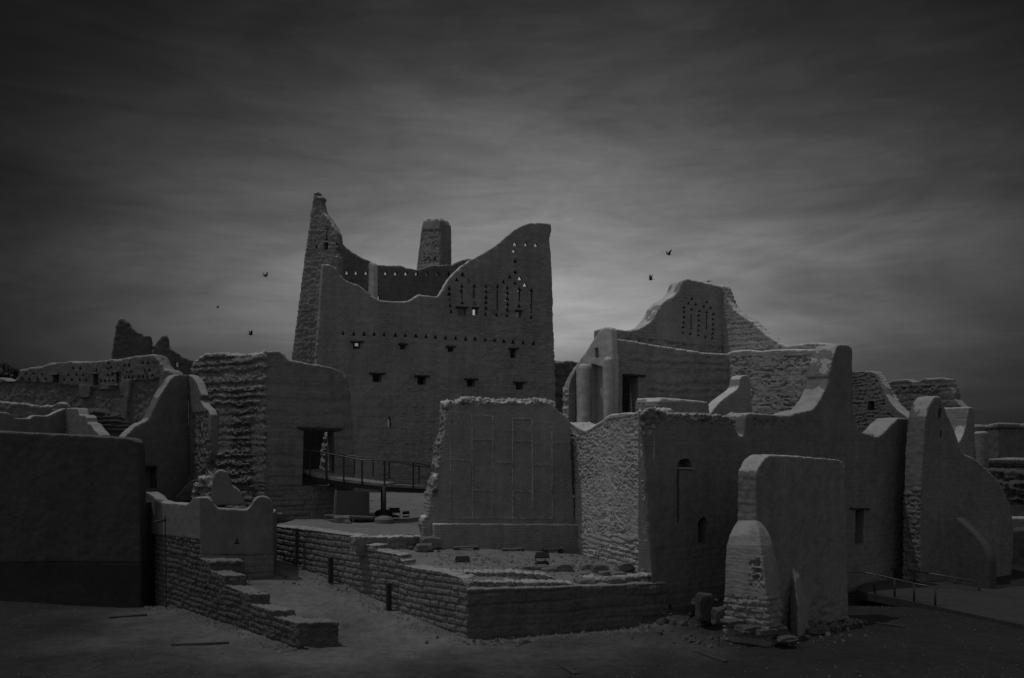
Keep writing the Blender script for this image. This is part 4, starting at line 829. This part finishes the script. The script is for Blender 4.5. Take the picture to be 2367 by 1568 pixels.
earth('pale_pier', [slab(((2215, 55.5), (2255, 56.8)), d3, 1.9)], .07, M['gate'], 'narrow pier with a sunlit left side behind the round-topped buttress', 'pier', cap=1.1, smooth=4, relief=lambda c: plaster(c, .04))
fb = thing('flat_roofed_building', P(2320, 1075, 125), 'flat-roofed block building far off at the right edge', 'building')
bx = loft([ring((2262, 1080, 134), (2306, 1080, 122), (2480, 1080, 134), (2430, 1080, 150)), ring((2262, 984, 134), (2306, 977, 122), (2480, 984, 134), (2430, 986, 150))])
earth('wall', [bx], .3, M['far'], smooth=2, relief=lambda c: coarse(c, .12, .6), parent=fb)
solid('cornice', [loft([ring((2261, 993, 133.8), (2306, 990, 121.6), (2481, 994, 134), (2431, 995, 150)), ring((2261, 991, 133.8), (2306, 987, 121.6), (2481, 992, 134), (2431, 993, 150))])], M['wood'], fb)
pillar(cR((1405, 955)), 100, .75, 2, 'column', fb, M['gate']); pillar(cR((1375, 895)), 104, .8, 2, 'column', fb, M['far'])
RW = ((2258, 110), (2500, 105))
earth('garden_wall', [slab(RW, [(2255, 1062), (2300, 1060), (2320, 1058), (2500, 1059), (2500, 1075), (2255, 1075)], .8)], .2, M['far'], 'low pale wall before the far flat-roofed building', 'wall', cap=1.1, smooth=2, relief=lambda c: plaster(c, .06))
fe = thing('metal_fence', P(2330, 1080, 92), 'thin distant railing across the right edge', 'fence')
yf = 92
solid('top_rail', [tube([P(2275, 1063, yf), P(2420, 1069, yf)], .035)], M['metal'], fe)
for px in range(2279, 2420, 11): solid('post', [tube([P(px, 1064 + (px - 2279) * .04, yf), P(px, 1084, yf)], .03, 6)], M['metal'], fe)
RR = ((2270, 80), (2500, 76)); RR2 = ((2290, 68), (2500, 66))
earth('ruined_stone_wall', [slab(RR, [(2262, 1085), (2300, 1088), (2330, 1090), (2366, 1092), (2500, 1094), (2500, 1140), (2262, 1140)], 3)], .14, M['rock'], 'upper rubble terrace at right edge under the distant railing', 'ruin', cap=1.1, smooth=2, relief=lambda c: coarse(c, .3, 1.2))
earth('ruined_stone_wall', [slab(RR2, [(2285, 1112), (2320, 1117), (2333, 1121), (2345, 1118), (2370, 1117), (2500, 1120), (2500, 1190), (2285, 1190)], 2)], .10, M['rock'], 'lower rubble wall at right edge beside the sweeping buttress', 'ruin', cap=1.1, smooth=2, relief=lambda c: coarse(c, .3, 1.6))
RR3 = ((2320, 60), (2500, 59))
earth('plain_low_wall', [slab(RR3, [(2328, 1196), (2366, 1196), (2500, 1198), (2500, 1300), (2328, 1300)], .8)], .09, M['dark'], 'plain low wall at the right edge behind the sweeping buttress', 'wall', cap=1.1, smooth=3, relief=lambda c: plaster(c, .05))
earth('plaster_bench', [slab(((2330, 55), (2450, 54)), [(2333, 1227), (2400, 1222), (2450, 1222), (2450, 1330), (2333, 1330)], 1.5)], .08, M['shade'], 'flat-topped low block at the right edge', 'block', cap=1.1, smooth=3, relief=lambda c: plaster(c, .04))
# ================================================================== SMALL THINGS
def groundz(px, py, Y): return P(px, py, Y)
# walkway slab on the right with railings
def quadslab(name, corners, th, mat, parent=None, **k):
    top = [P(*c) for c in corners]; bot = [(x, y, z - th) for x, y, z in top]
    return solid(name, [loft([bot, top])], mat, parent, **k)
ramp = quadslab('walkway', [(1984, 1366, 45.4), (2150, 1399, 42.2), (2366, 1445, 37.7), (2480, 1470, 35.6), (2560, 1345, 49), (2270, 1360, 47), (2130, 1336, 50), (1995, 1345, 49)], .42, M['walk'], bev=.03)
ramp['kind'] = 'structure'
def railing(name, label, top, posts, r=.035):
    t = thing(name, top[0][:3] and P(*posts[0][1]), label, 'railing', 'walkway railings')
    solid('handrail', [tube([P(*p) for p in top], r)], M['rail'], t, smooth=True)
    for a, b_ in posts: solid('post', [tube([P(*a), P(*b_)], .05)], M['metal'], t, smooth=True)
    return t
railing('walkway_railing', 'nearer curved metal railing along the walkway edge at right',
        [(1958, 1324, 45.0), (1975, 1322, 45.4), (2000, 1324, 45.3), (2022, 1328, 44.8), (2061, 1337, 44.2), (2113, 1349, 43.0), (2167, 1359, 42.0)],
        [((2021, 1328, 44.8), (2021, 1373, 44.8)), ((2067, 1338, 44.0), (2067, 1384, 44.0)), ((2112, 1349, 43.0), (2112, 1394, 43.0)), ((2161, 1358, 42.1), (2161, 1404, 42.1))])
railing('walkway_railing', 'farther straight metal railing in front of the leaning buttress',
        [(2056, 1314, 50), (2095, 1316, 49.5), (2114, 1321, 48.2), (2162, 1328, 47.2), (2262, 1345, 46.2)],
        [((2069, 1315, 50), (2069, 1340, 50)), ((2096, 1316, 49.4), (2096, 1343, 49.4)), ((2113, 1321, 48.2), (2113, 1352, 48.2)), ((2262, 1345, 46.2), (2262, 1380, 46.2))])
# bollards
for (px, pyt, pyb, lab) in [(898, 1348, 1402, 'dark bollard light nearest the terrace corner'), (764, 1288, 1341, 'dark bollard light midway up the path'), (686, 1222, 1296, 'dark post standing highest up the path against the stones'), (636, 1233, 1284, 'dark post beside the turret at the path top')]:
    Y = {898: 38.6, 764: 41.7, 686: 43.9, 636: 45.2}[px]
    x, y, z = P(px, pyb, Y); zt = P(px, pyt, Y)[2]; w = .20 if px > 700 else .14
    t = thing('bollard_light', (x, y, z), lab, 'bollard', 'bollards along the path')
    solid('post', [box(Vector((x, y, (z + zt) / 2 - .14)), w, w, zt - z - .28 + .3, .6)], M['metal'], t, bev=.01)
    solid('lamp_head', [box(Vector((x, y, zt - .06)), w * 1.05, w * 1.05, .12, .6)], M['metal'], t, bev=.01)
    solid('diffuser', [box(Vector((x, y, zt - .20)), w * .8, w * .8, .15, .6)], M['rail'], t)
# floodlights
def flood(px, py, Y, s, lab, rz=0.2):
    x, y, z = P(px, py, Y); t = thing('floodlight', (x, y, z), lab, 'floodlight', 'floodlights on the terrace')
    solid('housing', [box(Vector((x, y, z + .42 * s)), .56 * s, .22 * s, .24 * s, rz, -.3), box(Vector((x, y + .1 * s, z + .40 * s)), .4 * s, .16 * s, .14 * s, rz, -.3)], M['metal'], t, bev=.012)
    c_ = math.cos(rz); s_ = math.sin(rz); a = Vector((c_, s_, 0)) * .30 * s; o_ = Vector((x, y, z))
    solid('bracket', [tube([o_ - a + Vector((0, 0, .42 * s)), o_ - a + Vector((0, 0, .05 * s)), o_ + a + Vector((0, 0, .05 * s)), o_ + a + Vector((0, 0, .42 * s))], .022 * s, 6)], M['metal'], t)
    solid('ballast', [box(o_ + Vector((0, 0, .10 * s)), .50 * s, .25 * s, .10 * s, rz)], M['metal'], t, bev=.01)
flood(1068, 1316, 39.2, 1.05, 'black floodlight left on the terrace, before panelled wall')
flood(1253, 1306, 40.6, 1.05, 'black floodlight to the right, near the loose stones', .1)
flood(911, 1198, 52.2, 1.1, 'black floodlight behind the bridge support pole', .15)
flood(938, 1197, 52.4, .7, 'smallest floodlight, right beside the one behind the pole', .6)
# benches of planks on stones against the plinth
for (x0, x1, py, Y, lab) in [(1050, 1105, 1264, 42.4, 'plank laid on two stones below the panelled wall, left one'), (1161, 1208, 1268, 43.0, 'plank laid on two stones below the panelled wall, middle one'), (1255, 1300, 1268, 44.0, 'short plank on a stone below the panelled wall, right one')]:
    a = Vector(P(x0, py, Y)); b_ = Vector(P(x1, py + 1, Y + .35)); t = thing('plank_bench', (a + b_) / 2 - Vector((0, 0, .2)), lab, 'bench', 'plank benches')
    mid = (a + b_) / 2; ln = (b_ - a).length; rz = math.atan2((b_ - a).y, (b_ - a).x)
    solid('plank', [box(mid, ln, .26, .06, rz)], M['con'], t, bev=.01)
    for e in (-.42, .42): solid('support', [box(mid + (b_ - a) * e - Vector((0, 0, .11)), .26, .24, .17, rz)], M['rock'], t, bev=.04)
# rocks
rn = random.Random(3)
def rock(px, py, Y, sx, sz, lab, sy=None, mat='stone', grp='loose stones on the terrace', name='loose_stone'):
    x, y, z = P(px, py, Y); bm = bmesh.new(); bmesh.ops.create_icosphere(bm, subdivisions=3, radius=1)
    sy = sy or sx * .7; o0 = rn.random() * 50
    co_ = np.array([v.co[:] for v in bm.verts]); d_ = 1 + .35 * fbm(co_ + o0, .9, 3, 3) + .10 * fbm(co_ + o0, 3, 4, 2)
    co_ = np.clip(co_ * 1.25, -.86, .86) * d_[:, None]; a = rn.random() * 6
    for v, c_ in zip(bm.verts, co_):
        X, Y_ = c_[0] * sx, c_[1] * sy; v.co = (x + X * math.cos(.3) - Y_ * math.sin(.3), y + X * math.sin(.3) + Y_ * math.cos(.3), z + (c_[2] + .6) * sz)
    me = bpy.data.meshes.new(name); bm.to_mesh(me); bm.free(); o = link(me, name, M[mat], smooth=False, base=(x, y, z)); setp(o, lab, 'stone', grp); return o
def cNp(x, y): return cN((x, y))[0]
for (x, y, Y, sx, sz, lab) in [(985, 560, 38.9, .46, .18, 'flat dark stone at the left end of the row under the right floodlight'), (1080, 552, 39.3, .32, .15, 'stone directly under the right floodlight'), (1170, 565, 39.2, .40, .15, 'low flat stone right of the floodlight'),
                               (1280, 560, 39.6, .48, .24, 'square block stone right of the floodlight row'), (1475, 535, 40.2, .38, .15, 'slanted small stone before the rough wall'), (1575, 560, 39.7, .40, .24, 'round boulder in the middle before the rough wall'),
                               (1765, 545, 40.2, .45, .22, 'dark stone close to the foot of the rough wall'), (1860, 530, 40.5, .34, .18, 'small stone touching the rough wall'), (1935, 580, 39.3, .26, .18, 'lone stone at the terrace end corner'),
                               (1420, 610, 38.9, .55, .17, 'long stone lying behind the broken ledge'), (1620, 600, 39.0, .35, .18, 'stone in the broken ledge below the boulder'), (1720, 605, 38.9, .42, .16, 'wide stone in the broken ledge toward the end'), (1455, 655, 38.0, .5, .16, 'low stone on the ledge front near its middle'), (1700, 640, 38.3, .45, .14, 'low stone on the ledge front near its end'), (900, 450, 42.5, .5, .1, 'shallow stone outcrop between the two floodlights'), (290, 412, 42.6, .45, .1, 'stone at the foot of the plinth corner')]:
    px, py = cNp(x, y); rock(px, py + 3, Y, sx, sz, lab)
for (px, py, Y, sx, sz, lab) in [(995, 1262, 42.6, .5, .3, 'rubble stone at the left foot of the panelled wall'), (978, 1272, 41.8, .4, .2, 'loose stone by the kerb end near the panelled wall'), (790, 1212, 49.5, .5, .3, 'block stone at the gatehouse foot by the display board'), (640, 1196, 51.0, .35, .2, 'small stone at the gatehouse corner')]:
    rock(px, py, Y, sx, sz, lab, grp='stones at the gatehouse')
# rubble near buttress
for (x, y, Y, sx, sz, lab) in [(475, 990, 39.2, .65, .30, 'pale rubble stone at the foot of the dark wall'), (700, 1010, 37.6, .42, .62, 'upright dark rock hollow beside the front pier'), (700, 905, 38.2, .60, .12, 'flat pale slab lying on top of the upright rock'), (835, 1075, 36.0, .38, .38, 'rounded boulder leaning at the front pier foot'),
                               (1330, 1165, 34.9, .42, .16, 'dressed block at the right foot of the front pier'), (1410, 1225, 34.5, .45, .08, 'flat slab stone lying farthest forward of the front pier'), (1625, 1130, 37.3, .22, .26, 'small upright stone against the buttress wall'), (1670, 1160, 36.9, .50, .09, 'thin slanted slab under the buttress wall'),
                               (960, 1100, 35.3, .5, .15, 'low rubble stone hugging the front pier base'), (1100, 1150, 34.9, .6, .14, 'broad low rubble stone before the front pier base'), (1230, 1180, 34.6, .42, .15, 'broken stone at the front pier corner')]:
    px, py = cC((x, y))[0]; rock(px, py, Y, sx, sz, lab, mat='bank', grp='rubble stones by the front pier')
def fragments():
    V = []; Fc = []; r_ = np.random.RandomState(12)
    def frag(x, y, z, s):
        b0 = len(V); k = 7; a = np.sort(r_.rand(k) * 2 * math.pi); rr = s * (.6 + .5 * r_.rand(k)); h = s * (.35 + .5 * r_.rand()); tl = r_.randn(2) * .25
        for i in range(k): V.append((x + rr[i] * math.cos(a[i]), y + rr[i] * math.sin(a[i]), z - .1 * s))
        for i in range(k): V.append((x + .8 * rr[i] * math.cos(a[i]), y + .8 * rr[i] * math.sin(a[i]), z + h + (tl[0] * math.cos(a[i]) + tl[1] * math.sin(a[i])) * s))
        Fc.append(list(range(b0 + k, b0 + 2 * k)))
        for i in range(k): j_ = (i + 1) % k; Fc.append([b0 + i, b0 + j_, b0 + k + j_, b0 + k + i])
    spots = [((7.2, 39.0), (1.9, 1.2), 260, .20), ((9.6, 35.6), (1.5, .6), 150, .16), ((-4.0, 42.6), (.5, .9), 70, .16), ((13.0, 37.2), (1.4, .8), 80, .13), ((-.6, 35.2), (1.2, .25), 60, .10), ((-9.5, 41.6), (2.2, .5), 60, .10)]
    for (cx_, cy_), (sx, sy), n, sm in spots:
        for _ in range(n):
            x = cx_ + sx * r_.randn(); y = cy_ + sy * r_.randn(); one = (np.array([x]), np.array([y]))
            onp = (side(LL, x, y) > .3) and (side(TL, x, y) < -.1) and x < 0
            z = float(ter_h(*one)[0]) if keep_t(*one)[0] else max(float(path_h(*one)[0]), 0) if onp else float(g_height(*one)[0])
            frag(x, y, z, .03 + sm * r_.rand() ** 2.2)
    me = bpy.data.meshes.new('rubble_fragments'); me.from_pydata(V, [], Fc); o = link(me, 'rubble_fragments', M['bank'], base=(0, 0, 0)); setp(o, 'broken stone fragments heaped beside the front pier and wall feet', 'rubble'); o['kind'] = 'stuff'
fragments()
# bridge
br = thing('footbridge', P(888, 1208, 50.7), 'raised footbridge with slim railings leading out of the gateway', 'footbridge')
def dk(pts, wdt, th):
    top = [Vector(P(*p)) for p in pts]; V = []; rings = []
    for i, p in enumerate(top):
        d_ = (top[min(i + 1, len(top) - 1)] - top[max(i - 1, 0)]); nn = Vector((-d_.y, d_.x, 0)).normalized(); nn = nn if nn.y > 0 else -nn
        q = p + nn * wdt; rings.append([tuple(p), tuple(q), (q.x, q.y, q.z - th), (p.x, p.y, p.z - th)])
    return loft(rings)
path1 = [(696, 1086, 52.6), (732, 1098, 51.6), (792, 1108, 50.9), (888, 1119, 50.3), (895, 1119, 50.3), (990, 1125, 51.6)]
solid('deck', [dk(path1, 1.9, .16)], M['deck'], br, bev=.01)
solid('edge_beam', [dk([(a, b_ + 3.2, c_ + .05) for a, b_, c_ in path1], .14, .32), dk([(a, b_ + 3.2, c_ + 1.6) for a, b_, c_ in path1], .14, .32)], M['metal'], br)
def rl(pts, dy, dz): return [(a, b_ + dz, c_ + dy) for a, b_, c_ in pts]
tops = [cG((890, 875))[0] + (52.6,), cG((970, 878))[0] + (51.8,), cG((1300, 942))[0] + (50.4,), cG((1465, 946))[0] + (50.2,), cG((1670, 960))[0] + (50.9,), cG((1780, 985))[0] + (51.5,)]
solid('handrail', [tube([P(*p) for p in tops], .035)], M['rail'], br, smooth=True)
tb = [cG((895, 872))[0] + (54.4,), cG((980, 884))[0] + (53.6,), cG((1200, 910))[0] + (52.4,), cG((1465, 945))[0] + (52.1,), cG((1780, 998))[0] + (53.3,)]
solid('handrail', [tube([P(*p) for p in tb], .035)], M['rail'], br, smooth=True)
def interp(lst, x):
    for a, b_ in zip(lst[:-1], lst[1:]):
        if a[0] <= x <= b_[0]:
            t = (x - a[0]) / (b_[0] - a[0]); return [a[i] + t * (b_[i] - a[i]) for i in range(3)]
    return list(lst[-1] if x > lst[-1][0] else lst[0])
for gx in (940, 1055, 1175, 1303, 1460, 1660):
    px = cG((gx, 0))[0][0]; a = interp(tops, px); c_ = interp(path1, px); solid('post', [tube([P(px, a[1], c_[2] - .06), P(px, c_[1] + 7, c_[2] - .06)], .055 if gx != 1055 else .08, 6)], M['metal'], br)
for gx in (1100, 1250, 1380, 1492, 1700):
    px = cG((gx, 0))[0][0]; a = interp(tb, px); x, y, z = P(px, a[1], a[2]); solid('post', [tube([(x, y, z), (x, y, z - 1.05)], .045, 6)], M['metal'], br)
pp = P(888, 1209, 50.25)
solid('support_pole', [tube([pp, P(888, 1122, 50.25)], .10, 10)], M['metal'], br, smooth=True)
solid('support_pole', [tube([P(886, 1195, 52.0), P(886, 1128, 52.0)], .16, 10)], M['metal'], br, smooth=True)
fz = pp[2]
def disc(c_, r, h0, mat): return solid('footing', [loft([[(c_[0] + r * k * math.cos(a), c_[1] + r * k * math.sin(a), c_[2] + h) for a in [i * math.pi / 10 for i in range(20)]] for h, k in ((-.3, 1), (h0, 1), (h0 + .12, .8), (h0 + .2, .3))])], mat, br)
disc(pp, .55, .22, M['con']); disc(P(886, 1197, 52.0), .52, .3, M['metal'])
# display board
dbd = thing('display_board', P(815, 1200, 50.2), 'wide blank display board on a low bench frame below the bridge', 'display board')
BD = ((770, 50.0), (856, 50.9))
solid('board', [slab(BD, cG((1128, 1158), (1355, 1166), (1355, 1340), (1118, 1332)), .10)], M['board'], dbd)
solid('side_edge', [slab(BD, cG((1116, 1153), (1130, 1153), (1122, 1335), (1108, 1335)), .14, shift=.03)], M['con'], dbd)
solid('bench_top', [loft([[P(*cG((1040, 1332))[0], 50.6), P(*cG((1130, 1340))[0], 49.6), P(*cG((1420, 1352))[0], 50.6), P(*cG((1380, 1335))[0], 51.6)], [tuple(np.array(P(*cG(q)[0], y)) + [0, 0, .09]) for q, y in (((1040, 1332), 50.6), ((1130, 1340), 49.6), ((1420, 1352), 50.6), ((1380, 1335), 51.6))]])], M['con'], dbd)
for gx, gy, Y in ((1048, 1334, 50.6), (1112, 1340, 49.7), (1242, 1346, 50.0), (1400, 1350, 50.6)):
    (px, py), = cG((gx, gy)); solid('leg', [tube([P(px, py, Y), P(px, py + 12, Y)], .05, 6)], M['con'], dbd)
# thin dark strips standing in for dark marks on open ground
for (a, b_, w, lab) in [((252, 1437, 40.0), (339, 1432, 40.6), .35, 'dark tapering strip lying on the ground before the left wall'), ((395, 1501, 34.6), (528, 1492, 35.0), .12, 'long thin dark strip on the open ground at lower left'), ((1603, 1518, 33.6), (1672, 1545, 32.0), .2, 'dark strip lying on the ground at lower right'), ((2010, 1440, 39.0), (2090, 1456, 38.0), .14, 'dark strip on the ground below the walkway edge'), ((1288, 1540, 31.6), (1325, 1567, 30.3), .22, 'short dark strip at the bottom edge of ground')]:
    p_ = Vector(P(*a)); q_ = Vector(P(*b_)); p_.z = q_.z = float(g_height(np.array([p_.x]), np.array([p_.y]))[0]) + .06
    d_ = q_ - p_; nn = Vector((-d_.y, d_.x, 0)).normalized()
    v4 = [p_, q_, q_ + nn * w, p_ + nn * w * .15]
    o = solid('ground_strip', [loft([[tuple(v - Vector((0, 0, .05))) for v in v4], [tuple(v + Vector((0, 0, .02))) for v in v4]])], M['left'], label=lab, cat='board', group='dark strips on the ground')
# pebbles
def pebbles():
    V = []; Fc = []; r_ = np.random.RandomState(5)
    def add(x, y, z, s):
        b0 = len(V); a = r_.rand() * 6
        for i in range(5): V.append((x + s * math.cos(a + i * 1.256) * (.7 + .5 * r_.rand()), y + s * math.sin(a + i * 1.256) * (.7 + .5 * r_.rand()), z - s * .2))
        V.append((x, y, z + s * (.4 + .4 * r_.rand())))
        for i in range(5): Fc.append((b0 + i, b0 + (i + 1) % 5, b0 + 5))
    n = 0
    xy = np.stack([r_.uniform(-24, 28, 5200), 28 + 20 * r_.rand(5200) ** 1.4], 1)
    gz = g_height(xy[:, 0], xy[:, 1]); pth = np.maximum(path_h(xy[:, 0], xy[:, 1]), -.3); tz = ter_h(xy[:, 0], xy[:, 1])
    for (x, y), z, pz, t_ in zip(xy, gz, pth, tz):
        one = (np.array([x]), np.array([y]))
        ont = bool(keep_t(*one)[0]); onp = (side(LL, x, y) > .3) and (side(TL, x, y) < 0) and x < 0
        add(x, y, (t_ if ont else max(pz, z) if onp else z) + .01, .01 + .035 * r_.rand() ** 4)
    for i in range(900):       # terrace debris
        x, y = r_.uniform(-3.5, 8), r_.uniform(37, 44)
        one = (np.array([x]), np.array([y]))
        if keep_t(*one)[0]: add(x, y, float(ter_h(*one)[0]) + .02, .03 + .10 * r_.rand() ** 3)
    # debris at foot of walls
    for ln_, hf, off in ((TL, path_h, -.35), (LL, None, -.35), (B1, None, -.5), (TR, None, -.3)):
        (pa, Ya), (pb, Yb) = ln_; vv, nn = ldir(ln_); A = np.array([(pa - CX) / F * Ya, Ya]); B = np.array([(pb - CX) / F * Yb, Yb])
        for i in range(420):
            t = r_.rand(); q = A + (B - A) * t + nn * (off + .25 * r_.randn() - .1)
            one = (np.array([q[0]]), np.array([q[1]])); z = float(hf(*one)[0]) if hf else float(g_height(*one)[0])
            add(q[0], q[1], z + .01, .03 + .12 * r_.rand() ** 2.5)
    me = bpy.data.meshes.new('pebbles'); me.from_pydata(V, [], Fc)
    o = link(me, 'pebbles', M['pebble'], base=(0, 0, 0)); o['kind'] = 'stuff'; setp(o, 'pebbles and crumbled stone scattered over the ground', 'pebbles')
pebbles()
# top crumbs on panelled wall
crumb_line = cM((470, 200), (540, 192), (640, 200), (760, 214), (860, 208), (960, 215), (1040, 205), (1100, 208), (1170, 226), (1210, 236))
V = []; Fc = []; r_ = np.random.RandomState(9)
for i in range(170):
    t = r_.rand() * (len(crumb_line) - 1); k = int(t); f = t - k
    px = crumb_line[k][0] * (1 - f) + crumb_line[k + 1][0] * f; py = crumb_line[k][1] * (1 - f) + crumb_line[k + 1][1] * f
    x, y, z = P(px, py, online(NW, px) + .1 + .7 * r_.rand()); s = .07 + .12 * r_.rand()
    bm = bmesh.new(); bmesh.ops.create_icosphere(bm, subdivisions=1, radius=s); b0 = len(V)
    for v in bm.verts: V.append((x + v.co.x * (1 + .5 * r_.randn() * .4), y + v.co.y, z + .02 + v.co.z * (.8 + .3 * r_.rand())))
    for f_ in bm.faces: Fc.append([b0 + v.index for v in f_.verts])
    bm.free()
me = bpy.data.meshes.new('t'); me.from_pydata(V, [], Fc); o = link(me, 'crumbled_top', M['coarse'], nroot); o['kind'] = 'stuff'
# birds
def bird(px, py, Y, s, rz, flap, lab, perched=False):
    x, y, z = P(px, py, Y); t = Vector((x, y, z)); Mx = Matrix.Translation(t) @ Matrix.Rotation(rz, 4, 'Z') @ Matrix.Scale(s, 4)
    def T(V): return [tuple(Mx @ Vector(v)) for v in V]
    root = thing('flying_bird' if not perched else 'perched_bird', t, lab, 'bird', None if perched else 'birds in flight')
    # body along +X
    rg = []
    for xx, r, zz in ((-.95, .03, .0), (-.6, .10, .0), (-.2, .22, -.02), (.2, .24, 0), (.5, .15, .06), (.68, .13, .10), (.82, .07, .09), (.98, .01, .06)):
        rg.append([(xx, r * math.cos(a), zz + r * .9 * math.sin(a)) for a in [i * math.pi / 4 for i in range(8)]])
    V, Fc = loft(rg); me = rawmesh([(T(V), Fc)]); link(me, 'body', M['bird'], root, smooth=True)
    tv = [(-.8, .06, .02), (-.8, -.06, .02), (-1.45, -.20, .0), (-1.5, .0, .0), (-1.45, .20, .0)]
    V, Fc = loft([T(tv), T([(a, b_, c_ - .03) for a, b_, c_ in tv])]); link(rawmesh([(V, Fc)]), 'tail', M['bird'], root)
    for sd in (-1, 1):
        if perched: wv_ = [(.35, sd * .2, .12), (-.2, sd * .27, .10), (-1.0, sd * .12, .0), (-.5, sd * .26, -.08), (.2, sd * .25, -.05)]
        else:
            c_, s_ = math.cos(flap), math.sin(flap)
            wv_ = [(.40, sd * .15, .08), (.52, sd * (.15 + .7 * c_), .08 + .7 * s_), (.25, sd * (.15 + 1.35 * c_), .08 + 1.4 * s_), (-.30, sd * (.15 + 1.75 * c_), .08 + 1.8 * s_), (-.22, sd * (.15 + 1.0 * c_), .06 + .98 * s_), (-.38, sd * (.15 + .5 * c_), .06 + .48 * s_), (-.35, sd * .15, .06)]
        V, Fc = loft([T(wv_), T([(a, b_ , q - .04) for a, b_, q in wv_])]); link(rawmesh([(V, Fc)]), 'wing', M['bird'], root)
    if perched:
        V, Fc = tube([(.1, .07, -.2), (.1, .07, -.5)], .03, 5); V2, F2_ = tube([(.1, -.07, -.2), (.1, -.07, -.5)], .03, 5)
        link(rawmesh([(T(V), Fc), (T(V2), F2_)]), 'legs', M['bird'], root)
bird(613, 639, 60, .20, .9, .8, 'small dark bird with raised wings left of the palace tower')
bird(503, 712, 66, .13, 1.2, 1.1, 'smallest dark bird, farthest left in the sky')
bird(579, 774, 60, .21, .6, .85, 'dark bird flying lowest, above the gatehouse top')
bird(1545, 589, 55, .20, 3.6, .8, 'dark bird flying highest, above the gabled house')
bird(1504, 647, 58, .20, 2.4, 1.25, 'dark bird with upright wings left of the tall gable')
bird(1637, 650.5, 52.2, .17, 2.6, 0, 'dark bird perched on the tall gable', True)
# trees on far left skyline
def bush(px, py, Y, w, h, seed, lab):
    x, y, z = P(px, py, Y); z0 = 3.2; t = thing('leafy_tree', (x, y, z0), lab, 'tree', 'trees on the far left skyline')
    solid('trunk', [tube([(x, y, z0), (x + .2, y, (z + z0) / 2), (x, y, z)], [.3, .2, .1])] + [tube([(x, y, z - .8), (x + w * .6 * math.cos(a), y + w * .6 * math.sin(a), z + h * .3)], [.1, .03], 5) for a in (0, 2, 4)], M['bark'], t)
    r_ = np.random.RandomState(seed); V = []; Fc = []
    cl_ = [(r_.randn(3) * [.42, .42, .3]) for _ in range(16)]
    for c_ in cl_:
        for _ in range(110):
            p_ = (c_ + r_.randn(3) * .17) * [w, w, h] + [x, y, z]; d1 = r_.randn(3) * .16; d2 = r_.randn(3) * .10; b0 = len(V)
            V += [tuple(p_ - d1), tuple(p_ + d2), tuple(p_ + d1), tuple(p_ - d2)]; Fc.append((b0, b0 + 1, b0 + 2, b0 + 3))
    me = bpy.data.meshes.new('t'); me.from_pydata(V, [], Fc); link(me, 'crown', M['leaf'], t)
bush(6, 868, 100, 2.4, 1.5, 1, 'dark leafy tree crown at the left edge of the skyline')
bush(30, 872, 104, 1.6, 1.2, 2, 'smaller dark tree crown just inside the left edge')
